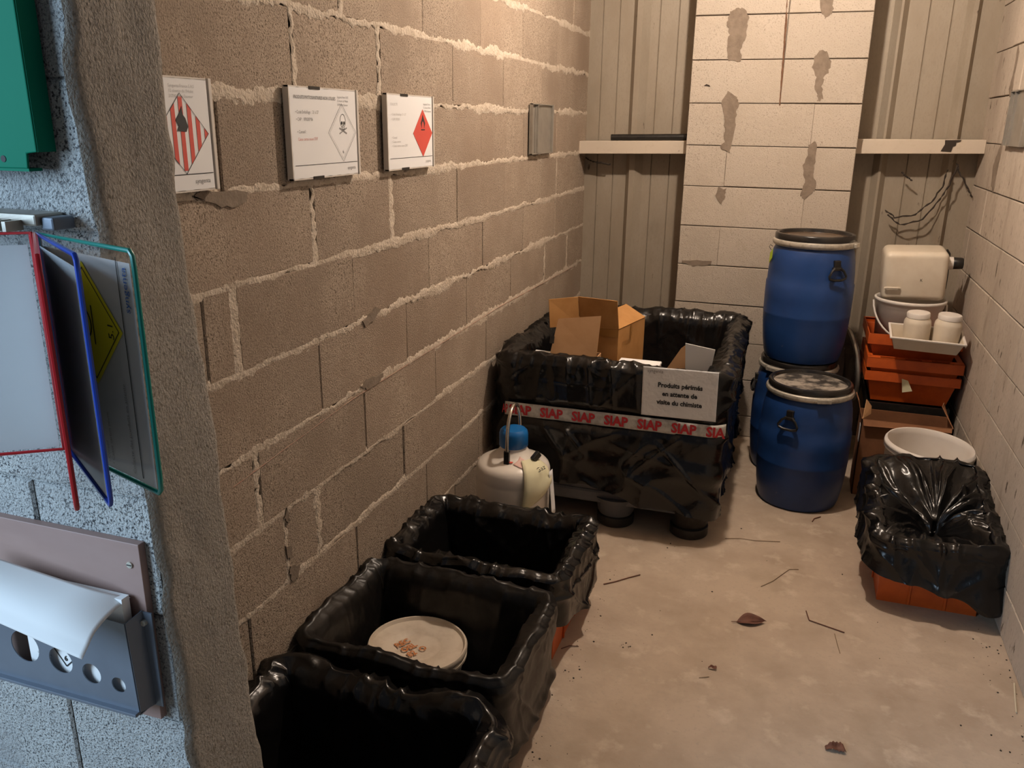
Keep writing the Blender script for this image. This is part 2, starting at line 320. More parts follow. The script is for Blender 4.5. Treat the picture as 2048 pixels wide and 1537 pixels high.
for k in range(-5, 10):
    zt, zb = Z1 - H*k, Z1 - H*(k+1)
    if k == 9: zb = 0.0
    zt = min(zt, ZC)
    if zt - zb < 0.02 or zb > ZC: continue
    js = LJ[k] or ([1.55, 2.07, 2.6, 3.12, 3.64, 4.16] if k % 2 else [1.85, 2.35, 2.87, 3.39, 3.91, 4.43])
    ys = [1.12] + js + [YM + 0.12]
    for a, b in zip(ys[:-1], ys[1:]):
        ga = LIGHTV.get((k, a), 0.003); gb = LIGHTV.get((k, b), 0.003)
        block(ML, a + ga*0.55, b - gb*0.55, zb + 0.0025, zt - 0.0025, 0.06, 0.0018, 0.0035).build('brick', M_block, wl)
    for (kk, yv), hw in LIGHTV.items():
        if kk == k:
            sd += 1; n = 30
            mortar(ML, [(yv + 0.004*math.sin(i*0.9+sd), zb + (zt-zb)*i/(n-1)) for i in range(n)], hw, sd*3.1, 0.0012, 0.8).build('mortar_joint', M_mortar, wl, smooth='all')
    if k > -5:
        sd += 1; n = 480
        mortar(ML, [(1.12 + (YM - 1.0)*i/(n-1), zt + 0.003*math.sin(i*0.21+sd)) for i in range(n)], 0.0135, sd*3.1, 0.0014, 0.75).build('mortar_joint', M_mortar, wl, smooth='all')
for i, p in enumerate([[(2.132,1.089),(2.221,1.116),(2.253,1.102),(2.203,1.081),(2.154,1.069)],[(2.109,.895),(2.157,.912),(2.255,.896),(2.22,.878),(2.154,.877)],[(1.444,1.501),(1.477,1.514),(1.629,1.498),(1.629,1.476),(1.554,1.471),(1.474,1.489)],[(1.694,.689),(1.703,.649),(1.689,.646),(1.678,.668)],[(1.677,.589),(1.699,.571),(1.7,.54),(1.677,.548)],[(1.688,.517),(1.729,.502),(1.72,.468),(1.692,.474),(1.683,.497)]]):
    patch(ML, p, i, 0.006).build('cement_patch', M_mdark, wl)
n = 90
cl = [(1.49 + 3.1*i/(n-1), np.interp(1.49 + 3.1*i/(n-1), [1.49, 2.05, 3.36, 4.64], [.833, .873, .893, .875])) for i in range(n)]
mortar(ML, cl, 0.0018, 77, 0.0030, 0.4).build('chalk_line', M_chalk, wl, smooth='all')

# right wall (faces -x): u=-y
MR = fr((W, 0, 0), (0, -1, 0), (0, 0, 1), (-1, 0, 0))
wr = MB().box(W + 0.012, W + 0.2, YF, YM + 0.14, 0, ZC).build('wall_right', M_core); tag(wr, 'whitewashed block wall on the right with thin dark joints', kind='structure')
ZR = 1.7943
for k in range(-6, 9):
    zt, zb = min(ZR - H*k, ZC), max(ZR - H*(k+1), 0)
    if zt - zb < 0.02: continue
    ys = [YF] + [y for y in ([1.52, 2.05, 2.58, 3.10, 3.63, 4.15, 4.67] if k % 2 else [1.26, 1.78, 2.31, 2.84, 3.37, 3.89, 4.42])] + [YM + 0.12]
    for a, b in zip(ys[:-1], ys[1:]):
        block(MR, -b + 0.0008, -a - 0.0008, zb + 0.0025, zt - 0.0025, 0.06, 0.0008, 0.0025).build('brick', M_paintR, wr)
for i, p in enumerate([[(4.306,1.995),(4.268,1.968),(4.276,1.875),(4.262,1.825),(4.291,1.788),(4.336,1.821),(4.308,1.877)],[(4.276,1.611),(4.274,1.555),(4.285,1.475),(4.289,1.387),(4.34,1.411),(4.375,1.498),(4.318,1.567)]]):
    patch(MR, [(-a, b) for a, b in reversed(p)], 20+i, 0.005).build('cement_patch', M_mdark, wr)

# masonry pier in the back wall (faces -y): u=x, v=z
MP = fr((0, YP, 0), (1, 0, 0), (0, 0, 1), (0, -1, 0))
XP0, XP1 = 0.594, 1.415
pier = MB().box(XP0 + 0.012, XP1 - 0.012, YP + 0.012, YM + 0.14, 0, ZC).build('wall_back_pier', M_core); tag(pier, 'whitewashed block pier in the middle of the back wall', kind='structure')
ZPC = 2.1702
for k in range(-4, 11):
    zt, zb = min(ZPC - H*k, ZC), max(ZPC - H*(k+1), 0)
    if zt - zb < 0.02: continue
    xs = [XP0] + ([1.035] if k in (-1, 0, 1) else ([0.80] if k % 2 else [1.20])) + [XP1]
    for a, b in zip(xs[:-1], xs[1:]):
        g = 0.0018 if k in (-1, 0, 1) else 0.0006
        block(MP, a + (g if a > XP0 else 0), b - (g if b < XP1 else 0), zb + 0.0022, zt - 0.0022, 0.20, 0.0008, 0.0025).build('brick', M_paint, pier)
PATCH = [[(.761,2.183),(.788,2.201),(.825,2.197),(.851,2.165),(.849,2.119),(.842,2.056),(.826,2.009),(.832,1.957),(.768,1.962),(.756,2.026),(.766,2.081),(.748,2.136)],[(.781,1.816),(.825,1.791),(.841,1.759),(.832,1.718),(.833,1.659),(.824,1.567),(.815,1.52),(.766,1.545),(.785,1.575),(.781,1.642),(.769,1.709),(.754,1.766)],[(1.167,2.255),(1.221,2.253),(1.233,2.186),(1.225,2.16),(1.203,2.145),(1.181,2.172)],[(1.196,2.004),(1.224,2.0),(1.25,1.95),(1.247,1.903),(1.227,1.88),(1.223,1.84),(1.234,1.785),(1.216,1.769),(1.204,1.801),(1.188,1.84),(1.191,1.88),(1.17,1.927),(1.176,1.974)],[(1.225,1.587),(1.234,1.542),(1.231,1.468),(1.231,1.426),(1.254,1.368),(1.234,1.333),(1.2,1.302),(1.181,1.323),(1.195,1.383),(1.178,1.466),(1.195,1.533),(1.191,1.566)],[(.77,1.346),(.814,1.339),(.811,1.3),(.799,1.26),(.764,1.307)],[(.618,.961),(.771,.965),(.767,.943),(.679,.93),(.619,.945)]]
for i, p in enumerate(PATCH):
    patch(MP, list(reversed(p)), 40+i).build('cement_patch', M_mdark, pier)
dp = [(1.02,2.245),(1.026,2.138),(1.031,1.959),(1.036,1.752)]
dr = [(float(np.interp(z, [a[1] for a in dp[::-1]], [a[0] for a in dp[::-1]])), float(z)) for z in np.linspace(2.245, 1.752, 40)]
mortar(MP, dr, 0.0035, 61, 0.0015, 0.5).build('rust_streak', M_rust, pier, smooth='all')
MB().prism([(.66,1.842),(.672,1.851),(.688,1.846),(.692,1.838),(.676,1.842)], MP, 0.002).build('chip', M_dirt, pier)

# steel cladding behind, with ribs and fine grooves
wb = MB().box(-0.2, W + 0.2, YM + 0.07, YM + 0.13, 0, ZC).build('wall_back', M_core); tag(wb, 'back wall of dusty ribbed steel cladding', kind='structure')
def cladding(x0, x1, ribs, grooves):
    pts = [(x0, 0.0)]; ev = [(r[0], 'r', r) for r in ribs] + [(g, 'g', g) for g in grooves]
    for x, t, d in sorted(ev, key=lambda e: e[0]):
        if t == 'r': a, b, c, e = d; pts += [(a, 0), (b, -0.034), (c, -0.034), (e, 0)]
        else: pts += [(d-0.0035, 0), (d, 0.006), (d+0.0035, 0)]
    pts.append((x1, 0.0)); b = MB(); n = len(pts)
    vs = [(x, YM + y, z) for z in (0.0, ZC) for x, y in pts] + [(x, YM + y + 0.012, z) for z in (0.0, ZC) for x, y in pts]
    fs = [(i, i+1, n+i+1, n+i) for i in range(n-1)] + [(2*n+i, 3*n+i, 3*n+i+1, 2*n+i+1) for i in range(n-1)]
    return b.add(vs, fs)
cladding(-0.004, XP0 + 0.02, [(0.238, 0.262, 0.292, 0.330)], [0.071, 0.162, 0.378, 0.478]).build('cladding_sheet', M_sheet, wb)
cladding(XP1 - 0.02, W + 0.008, [(1.515, 1.545, 1.556, 1.582), (1.835, 1.860, 1.880, 1.899)], [1.676, 1.777]).build('cladding_sheet', M_sheet, wb)
YB = 4.64
for i, (x0, x1, za, zb, zc, zd) in enumerate(((0.0, XP0, 1.494, 1.562, 1.507, 1.573), (XP1, W, 1.527, 1.598, 1.540, 1.604))):
    b = MB(); vs = [(x0, YB, za), (x1, YB, zc), (x1, YB, zd), (x0, YB, zb), (x0, YM-0.036, za), (x1, YM-0.036, zc), (x1, YM-0.036, zd), (x0, YM-0.036, zb)]
    b.add(vs, [(0,1,2,3),(4,7,6,5),(0,4,5,1),(3,2,6,7),(0,3,7,4),(1,5,6,2)])
    o = b.build('trim_%d' % (i+1), M_beam, bevel=0.003); tag(o, ('cream steel rail left of the pier' if i == 0 else 'cream steel rail right of the pier, with a dark stain'), kind='structure')
tag(MB().tube([(0.168, YB + 0.045, 1.583), (0.585, YB + 0.045, 1.592)], 0.0165, 14).build('black_pipe', M_black, smooth=True), 'thin black pipe lying on the cream rail left of the pier', 'pipe')
st = MB().prism([(1.800,1.548),(1.845,1.546),(1.850,1.570),(1.862,1.575),(1.862,1.590),(1.880,1.594),(1.882,1.602),(1.812,1.600),(1.814,1.580)], fr((0, YB, 0), (1,0,0), (0,0,1), (0,-1,0)), 0.003).build('dirt_clump', M_dirt); tag(st, 'dark dirt clump stuck on the cream rail near the right wall', 'dirt')
for i, q in enumerate([[(1.596,1.254),(1.647,1.219),(1.738,1.236),(1.802,1.30),(1.842,1.375),(1.853,1.46)],[(1.611,1.23),(1.676,1.183),(1.776,1.213),(1.84,1.314),(1.874,1.388),(1.895,1.48)],[(1.651,1.441),(1.677,1.418),(1.703,1.402)],[(1.889,1.49),(1.909,1.449),(1.953,1.379),(1.983,1.332)],[(.02,1.47),(.06,1.452),(.11,1.445),(.165,1.44)]]):
    P = []
    for a, b in zip(q[:-1], q[1:]):
        for k in range(5): P.append((a[0]+(b[0]-a[0])*k/5 + rnd.uniform(-.003,.003), 4.705 + rnd.uniform(-.004,.004), a[1]+(b[1]-a[1])*k/5 + rnd.uniform(-.003,.003)))
    P.append((q[-1][0], 4.705, q[-1][1]))
    lab = ['upper of the two long dirty cobweb strands over the right cladding', 'lower of the two long dirty cobweb strands over the right cladding', 'short dirty cobweb strand above the long ones on the right cladding', 'dirty cobweb strand in the corner beside the right wall', 'dirty cobweb strand under the left cream rail'][i]
    tag(MB().tube(P, 0.0042, 5, taper=[0.35 + 0.9*abs(math.sin(j*1.7+i)) for j in range(len(P))]).build('cobweb_strand', M_dirt, smooth=True), lab, 'cobweb', 'dirty cobwebs on the cladding')

# front wall left of the opening (faces -y) and its rendered jamb (faces +x)
XJ = lambda z: 0.262 + (1.69 - z) * 0.05
MF = fr((0, YF, 0), (1, 0, 0), (0, 0, 1), (0, -1, 0))
b = MB(); x0 = -1.5
vs = [(x0, YF+0.005, 0), (XJ(0)-.016, YF+0.005, 0), (XJ(ZC)-.016, YF+0.005, ZC), (x0, YF+0.005, ZC), (x0, 1.11, 0), (XJ(0)-.016, 1.095, 0), (XJ(ZC)-.016, 1.095, ZC), (x0, 1.11, ZC)]
wf = b.add(vs, [(0,1,2,3),(4,7,6,5),(0,4,5,1),(3,2,6,7),(0,3,7,4),(1,5,6,2)]).build('wall_front', M_blue_wall); tag(wf, 'coarse grey block wall end with rendered jamb beside the opening', kind='structure')
for k in range(-5, 10):
    zt, zb = min(Z1 - H*k, ZC), max(Z1 - H*(k+1), 0) if k < 9 else 0
    if zt - zb < 0.02: continue
    zm = (zt + zb)/2
    xs = [-1.5] + ([-1.0, -0.475, 0.05] if k % 2 == 0 else [-1.26, -0.735, -0.21]) + [XJ(zm) - 0.012]
    for a, c in zip(xs[:-1], xs[1:]):
        block(MF, a + 0.0015, c - (0.0015 if c < 0.2 else 0), zb + 0.0015, zt - 0.0015, 0.004, 0.0012, 0.004).build('brick', M_blue_wall, wf)
nz, ny = 190, 22
zz = np.linspace(0, ZC, nz)[:, None] + np.zeros((1, ny)); tt = np.linspace(0, 1, ny)[None, :] + np.zeros((nz, 1))
e0 = vn(np.stack([zz*22, zz*0, zz*0+3], -1), 4)*0.006 + vn(np.stack([zz*6, zz*0, zz*0+8], -1), 4)*0.005; e1 = vn(np.stack([zz*20, zz*0+5, zz*0], -1), 5)*0.005 + vn(np.stack([zz*5, zz*0+5, zz*0], -1), 5)*0.006
yy = (YF - 0.003 + e0) * (1-tt) + (1.100 + e1) * tt
xx = XJ(zz) + vn(np.stack([yy*25, zz*14, zz*0], -1), 6)*0.0025 + vn(np.stack([yy*90, zz*60, zz*0], -1), 6)*0.001 - 0.012*np.clip((0.09-tt)/0.09, 0, 1)**2 - 0.014*np.clip((tt-0.93)/0.07, 0, 1)**2
MB().grid(np.stack([xx, yy, zz], -1), flip=True).build('jamb_render', M_jamb, wf, smooth='all')

# ceiling lamp that lights the store (above the frame)
t = thing('ceiling_lamp', 'bare hanging bulb under the ceiling', 'lamp', LAMP)
MB().tube([(0, 0, 0.10), (0, 0, ZC - LAMP[2])], 0.004, 8).build('cord', M_black, t, smooth=True)
MB().lathe([(0.018, 0.045), (0.02, 0.06), (0.02, 0.10), (0.008, 0.112)], 20).build('socket', M_black, t, smooth=True)
MB().lathe([(0.0, -0.040), (0.02, -0.036), (0.035, -0.02), (0.04, 0.0), (0.035, 0.02), (0.02, 0.036), (0.016, 0.046)], 24).build('bulb', M_bulb, t, smooth=True)

# ---------------------------------------------------------------- bags, crates
def rrect(hx, hy, r, n):
    L = [2*(hx-r), PI*r/2, 2*(hy-r), PI*r/2] * 2; T = sum(L[:4]) * 2; out = []
    for k in range(n):
        s = T * k / n; seg = 0
        while s > L[seg]: s -= L[seg]; seg += 1
        q = seg // 2; 
        base = [((-hx+r, -hy), (1, 0)), ((hx, -hy+r), (0, 1)), ((hx-r, hy), (-1, 0)), ((-hx, hy-r), (0, -1))][q]
        d = Vector((*base[1], 0)); nrm = Vector((d.y, -d.x, 0))
        if seg % 2 == 0: p = Vector((*base[0], 0)) + d * s
        else:
            e = Vector((*base[0], 0)) + d * L[seg-1]; c = e - nrm * r; a = s / r
            nn = nrm * math.cos(a) + d * math.sin(a); p = c + nn * r; nrm = nn
        out.append((p.x, p.y, nrm.x, nrm.y))
    return np.array(out)

def make_bag(hx, hy, rim, zin, hem, seed, amp=0.016, roll=0.016, taper=0.05, flare=0.0, calm=None, n=300, nin=26, nout=44, funnel=None, inset=0.0, rimz=None):
    """film over a crate: inside bottom -> inner wall -> over the rim -> outer wall -> hem; local coords, z=0 floor"""
    R = rrect(hx, hy, 0.045, n); R = np.roll(R, -int(np.argmin(np.abs(R[:, 0]+hx) + np.abs(R[:, 1]-hy+0.05))), axis=0); x, y, nx, ny = R.T
    rz = rim + (rimz(x, y) if rimz is not None else 0*x)
    rows = []; kind = []
    S = np.array([seed*3.7, seed*1.3, seed*2.1])
    if funnel is None:
        for i in range(nin):
            f = i/(nin-1); z = zin + (rz - roll - zin) * f; off = -roll - 0.010*min(1, (1-f)*10) - taper * (1-f)
            rows.append(np.stack([x + nx*off, y + ny*off, z], 1)); kind.append(('in', f))
    else:
        for i in range(nin):
            f = i/(nin-1); g = 1-f
            px = x*(1-g*0.97) + funnel[0]*g; py = y*(1-g*0.97) + funnel[1]*g
            z = rz - roll*0.3 - funnel[2] * (g**0.8)
            rows.append(np.stack([px, py, z], 1)); kind.append(('fun', f))
    for i in range(1, 8):
        a = PI * i/8; rows.append(np.stack([x - nx*math.cos(a)*roll, y - ny*math.cos(a)*roll, rz - roll + math.sin(a)*roll], 1)); kind.append(('rim', i/8))
    hz = hem(x, y)
    for i in range(nout):
        f = i/(nout-1); z = (rz - roll)*(1-f) + hz*f; off = roll + flare*f - 0.02*f*(1-f)
        rows.append(np.stack([x + nx*off, y + ny*off, z], 1)); kind.append(('out', f))
    P = np.array(rows); nrm = np.stack([nx, ny, 0*nx], 1)
    dl = np.sqrt((np.roll(x, -1)-x)**2 + (np.roll(y, -1)-y)**2); U = np.concatenate([[0], np.cumsum(dl)[:-1]]) + seed*7.3
    def cr(u, z, ang, across, along, sd_, p=3):
        ca, sa = math.cos(ang), math.sin(ang)
        a, l = (u*ca + z*sa)*across, (-u*sa + z*ca)*along
        w_ = vn(np.stack([a*.35, l*.8, u*0+sd_], 1), sd_+1)*.7
        return np.clip(ridge(np.stack([a + w_, l, u*0 + sd_*1.7], 1), sd_), 0, 1)**p
    for i, (kd, f) in enumerate(kind):
        q = P[i]; z = q[:, 2]; dr = np.abs(rz - z)
        low = vn(q*4.2 + S, 4)
        crum = np.clip(ridge(q*19 + S, 7), 0, 1)**2; pf = vn(q*30 + S, 8)
        near = np.exp(-(dr/0.075)**2)
        pleat = cr(U, z, 0.10, 15, 1.6, 3, 2)*np.exp(-dr/0.16) + 0.6*cr(U, z, -0.18, 9, 1.3, 5, 2)
        diag = cr(U, z, 0.75, 9, 2.2, 8, 4) + cr(U, z, -0.95, 8, 2.0, 11, 4)
        sag = cr(U, z, PI/2*0.94, 10, 1.7, 14, 2)
        if kd == 'in': d = -(0.004 + amp*(0.45*pleat + 0.30*(low*.5+.5) + 0.20*crum*near + 0.15*diag))
        elif kd == 'fun': d = 0*low
        elif kd == 'rim': d = amp*(0.55*(crum-.3) + 0.35*(low) + 0.35*pleat)
        else: d = 0.004 + amp*(0.60*pleat + 0.55*(low*.5+.5) + 0.45*crum*near + 0.55*diag*(1-.5*near) + 1.0*f*sag)
        if calm is not None and kd == 'out': d = d*(1 - calm(q[:, 0], q[:, 1], q[:, 2])*0.93)
        P[i] = q + nrm*d[:, None]
        lift = amp*(0.55*vn(q*np.array([7, 7, 0]) + S, 8) + 0.45*(crum-.3) + 0.18*pf)
        if kd == 'rim': P[i][:, 2] += lift
        if kd == 'in' and f > 0.8: P[i][:, 2] += lift*(f-0.8)/0.2
        if kd == 'out' and f < 0.15: P[i][:, 2] += lift*(1-f/0.15)
        if kd == 'fun':
            g = 1-f; ang = np.arctan2(y-funnel[1], x-funnel[0])
            fold = ridge(np.stack([np.cos(ang)*3.1, np.sin(ang)*3.1, g*0.7+0*ang], 1) + S, 9)
            fold2 = np.clip(ridge(np.stack([np.cos(ang)*6.5, np.sin(ang)*6.5, g*1.6+0*ang], 1) + S, 10), 0, 1)**2
            e = math.sin(min(g*1.1, 1)*PI)**0.8
            P[i][:, 2] += (0.050*fold + 0.020*fold2)*e + 0.012*low*g + 0.010*crum*g*(1-g)*3
            P[i][:, 2] += lift*max(0, 1-g/0.2)
            P[i][:, 0] += 0.02*vn(q*8+S, 11)*g; P[i][:, 1] += 0.02*vn(q*8+S, 12)*g
        if kd == 'out' and f > 0.8: P[i][:, 2] += 0.02*(f-0.8)/0.2*vn(q*np.array([9, 9, 0])+S, 10)
    P[:, :, 2] = np.maximum(P[:, :, 2], 0.004)
    b = MB().grid(P, wrap=True)
    c0 = tuple(P[0].mean(0) + np.array([0, 0, -0.004 if funnel else 0])); ci = len(b.v); b.v.append(c0)
    b.f += [(k, ci, (k+1) % n)[::-1] if False else (ci, (k+1) % n, k)[::-1] for k in range(n)]
    return b

def crate_parts(t, hx, hy, h, mat_, taper=0.022, band=0.045, slots=False, ribs=True, zb=0.0):
    """stacking crate: floor, four tapered walls, flanged rim; local coords"""
    bx, by = hx - taper - 0.012, hy - taper - 0.012; tx, ty = hx - 0.012, hy - 0.012
    MB().box(-bx, bx, -by, by, zb, zb + 0.006).build('crate_floor', mat_, t)
    for (ax, sgn) in (('y', -1), ('x', 1), ('y', 1), ('x', -1)):
        if ax == 'y': q = [(-bx, sgn*by, zb), (bx, sgn*by, zb), (tx, sgn*ty, zb+h-band*0.5), (-tx, sgn*ty, zb+h-band*0.5)]
        else: q = [(sgn*bx, -by, zb), (sgn*bx, by, zb), (sgn*tx, ty, zb+h-band*0.5), (sgn*tx, -ty, zb+h-band*0.5)]
        inward = (ax == 'y' and sgn > 0) or (ax == 'x' and sgn < 0)
        b = MB().panel(q if inward else q[::-1] if False else q, 0.004 if inward else -0.004)
        if ribs:
            L = (bx if ax == 'y' else by)
            for k in (-0.36, 0.36):
                u = k*2*L*0.5
                zt_ = zb + h - band
                if ax == 'y':
                    b.panel([(u-.004, sgn*(by+.001), zb+.004), (u+.004, sgn*(by+.001), zb+.004), (u+.004, sgn*(ty-.002), zt_), (u-.004, sgn*(ty-.002), zt_)], (0.006 if sgn < 0 else -0.006))
                else:
                    b.panel([(sgn*(bx+.001), u-.004, zb+.004), (sgn*(bx+.001), u+.004, zb+.004), (sgn*(tx-.002), u+.004, zt_), (sgn*(tx-.002), u-.004, zt_)], (0.006 if sgn > 0 else -0.006))
        b.build('side_wall', mat_, t, bevel=0.002)
    b = MB(); z0, z1 = zb + h - band, zb + h
    b.box(-hx, hx, -hy, -hy+0.004, z0, z1).box(-hx, hx, hy-0.004, hy, z0, z1).box(-hx, -hx+0.004, -hy+.004, hy-.004, z0, z1).box(hx-0.004, hx, -hy+.004, hy-.004, z0, z1)
    iw = 0.045 if slots else 0.012
    for s in (-1, 1):
        if slots:
            y0, y1 = sorted((s*hy, s*(hy-0.010))); b.box(-hx, hx, y0, y1, z1-0.004, z1)
            y0, y1 = sorted((s*(hy-0.036), s*(hy-iw))); b.box(-hx+.02, hx-.02, y0, y1, z1-0.004, z1)
            y0, y1 = sorted((s*(hy-0.010), s*(hy-0.036)))
            for xa, xb in ((-1, -.72), (-.38, -.20), (.14, .34), (.70, 1)): b.box(hx*xa, hx*xb, y0, y1, z1-0.004, z1)
        else:
            y0, y1 = sorted((s*hy, s*(hy-iw))); b.box(-hx, hx, y0, y1, z1-0.003, z1)
        a0, a1 = sorted((s*hx, s*(hx-iw*0.6))); b.box(a0, a1, -hy+iw, hy-iw, z1-0.003, z1)
    b.build('rim', mat_, t, bevel=0.0015)

BINS = [  # name-specific labels, centre, half sizes, rim, seed
    ('orange crate under the glossy black liner nearest the doorway', 0.345, 1.350, 0.295, 0.215, 0.325, 1, 0.0),
    ('orange crate under the dusty black liner, middle of the left row', 0.318, 1.895, 0.292, 0.222, 0.325, 2, -0.01),
    ('orange crate under the crumpled black liner beside the white canister', 0.312, 2.430, 0.292, 0.212, 0.320, 3, 0.0)]
for i, (lab, cx, cy, hx, hy, rim, seed, rz) in enumerate(BINS):
    t = thing('storage_crate', lab, 'crate', (cx, cy, 0), (0, 0, rz), 'lined crates along the left wall')
    crate_parts(t, hx + 0.001, hy + 0.001, rim - 0.030, M_orange, taper=(0.035, 0.035, 0.008)[i], band=0.03)
    hems = [lambda x, y: 0.05 + 0*x, lambda x, y: 0.055 + 0*x, lambda x, y: 0.085 + 0.075*np.clip(-y/0.2, 0, 1)*np.clip(x/0.2, 0, 1)]
    b = make_bag(hx, hy, rim, 0.03, hems[i], seed, amp=(0.024, 0.016, 0.025)[i], roll=(0.011, 0.010, 0.014)[i], taper=0.05, flare=(-0.004, -0.004, 0.0)[i], n=320)
    o = b.build('bin_liner', M_bagd if i == 1 else M_bag, smooth='all', loc=(cx, cy, 0)); o.rotation_euler = (0, 0, rz)
    tag(o, ('glossy black bin liner over the crate nearest the doorway', 'dusty black bin liner over the crate holding the white pail', 'crumpled black bin liner over the crate beside the white canister')[i], 'bin liner', 'black liners over the left crates')

# right-hand crate and slumped liner
RC = (1.770, 3.235)
t = thing('storage_crate', 'orange plastic crate under a slumped black liner by the right wall', 'crate', (*RC, 0))
crate_parts(t, 0.180, 0.265, 0.225, M_orange, taper=0.004, band=0.03)
b = make_bag(0.186, 0.275, 0.335, 0.1, lambda x, y: 0.155 - 0.24*(x+0.2)*(y < 0) + 0.0*x, 9, amp=0.022, roll=0.018, flare=0.008, funnel=(0.02, -0.02, 0.13), rimz=lambda x, y: 0.05*(y/0.285), n=340)
tag(b.build('bin_liner', M_bag, smooth='all', loc=(*RC, 0)), 'black bin liner slumped over the orange crate by the right wall', 'bin liner')

# big pallet box
BX, BY, BHX, BHY, BR = 0.518, 3.745, 0.440, 0.535, 0.745
t = thing('pallet_box', 'grey plastic pallet box on feet, wrapped in black film', 'pallet box', (BX, BY, 0))
for (xa, xb, ya, yb) in ((-BHX, BHX, -BHY, -BHY+.02), (-BHX, BHX, BHY-.02, BHY), (-BHX, -BHX+.02, -BHY+.02, BHY-.02), (BHX-.02, BHX, -BHY+.02, BHY-.02)):
    MB().box(xa*.985, xb*.985, ya*.985, yb*.985, 0.16, BR-0.03).build('side_wall', M_grey, t)
MB().box(-BHX, BHX, -BHY, BHY, 0.105, 0.165).build('base', M_grey, t, bevel=0.012)
for sx in (-0.80, 0.0, 0.85):
    for sy in (-1, 1):
        b = MB().lathe([(0.070, 0.045), (0.078, 0.06), (0.085, 0.10), (0.105, 0.135)], 28, (sx*BHX*0.98 + (0.05 if sx == 0 else 0), sy*(BHY-0.075), 0)); f = b.build('foot', M_grey if sx < 0.5 else M_black, t, smooth=True)
        MB().lathe([(0.074, 0.0), (0.080, 0.006), (0.080, 0.042), (0.074, 0.047)], 28, (sx*BHX*0.98 + (0.05 if sx == 0 else 0), sy*(BHY-0.075), 0)).build('rubber_pad', M_black, f, smooth=True)
TZ = lambda x: 0.500 + (x + 0.45) * 0.006       # tape height in local x
def calm(x, y, z):
    fr_ = np.clip((-y - BHY + 0.03)/0.02, 0, 1)
    a = np.exp(-((z - TZ(x))/0.045)**4)
    c = np.clip(1 - np.maximum(np.abs(x - 0.305)/0.17, np.abs(z - 0.645)/0.14)**6, 0, 1)
    return fr_ * np.maximum(a, c)
def bhem(x, y): return 0.165 - 0.03*np.sin(x*6) + 0.02*np.sin(y*7) - 0.05*np.exp(-((x-0.43)/0.09)**2 - ((y+0.5)/0.12)**2)
b = make_bag(BHX + 0.005, BHY + 0.005, BR, 0.44, bhem, 5, amp=0.024, roll=0.030, taper=0.03, flare=-0.012, calm=calm, n=640, nin=26, nout=72)
bagb = b.build('bin_liner', M_bag, smooth='all', loc=(BX, BY, 0)); tag(bagb, 'large black film wrapped over the pallet box with red-lettered tape', 'bin liner')
YT = -BHY - 0.005 - 0.036
xs = np.linspace(-BHX + 0.015, BHX + 0.045, 90); rows = []
for v in (-0.029, -0.010, 0.010, 0.029):
    rows.append([(x, YT + (0.0 if x < BHX - 0.01 else (x - BHX + 0.01)**1.6*4.0) + 0.0012*math.sin(x*47+v*60), TZ(x) + v*(1 - 0.12*(x > 0.3))) for x in xs])
MB().grid(np.array(rows)).build('barrier_tape', M_tape, bagb, smooth='all', solid=0.0006)
for k in range(7):
    x = -0.40 + k*0.1365
    text('tape_lettering', 'SIAP' if k < 6 else 'SIA', 0.056, fr((x - 0.005, YT - 0.0035, TZ(x) - 0.020), (1, 0, 0.006), (-0.006, 0, 1), (0, -1, 0)), M_siap, bagb, stretch=0.92, bold=0.0022)
text('tape_lettering', 'AP', 0.054, fr((-0.436, YT - 0.0035, TZ(-0.45) - 0.019), (1, 0, 0.006), (-0.006, 0, 1), (0, -1, 0)), M_siap, bagb, stretch=0.40, bold=0.0012)

# notice on the film
t = thing('notice_sheet', 'crinkled white paper notice about expired products on the black film', 'notice', mw=fr((BX + 0.155, BY + YT - 0.010, 0.546), (1, 0, 0.03), (-0.01, 0.02, 1), (0, -1, 0.02)))
nu, nv = 46, 32; uu = np.linspace(0, 0.292, nu)[None, :] + np.zeros((nv, 1)); vv = np.linspace(0, 0.200, nv)[:, None] + np.zeros((1, nu))
ww = 0.0006*ridge(np.stack([uu*16, vv*42, uu*0+2], -1), 2) + 0.0003*vn(np.stack([uu*60, vv*90, uu*0], -1), 3)
MB().grid(np.stack([uu, vv, ww], -1)).build('sheet', M_paperw, t, smooth='all', solid=0.0005)
I = Matrix.Translation
text('print', 'Produits périmés', 0.0265, I((0.148, 0.122, 0.0030)), M_ink, t, 'CENTER', 0.95, 0.0009)
text('print', 'en attente de', 0.0265, I((0.148, 0.087, 0.0030)), M_ink, t, 'CENTER', 0.95, 0.0009)
text('print', 'visite du chimiste', 0.0265, I((0.148, 0.052, 0.0030)), M_ink, t, 'CENTER', 0.95, 0.0009)
text('logo', 'syngenta', 0.021, I((0.018, 0.178, 0.0030)), M_faint, t, 'LEFT', 0.85)

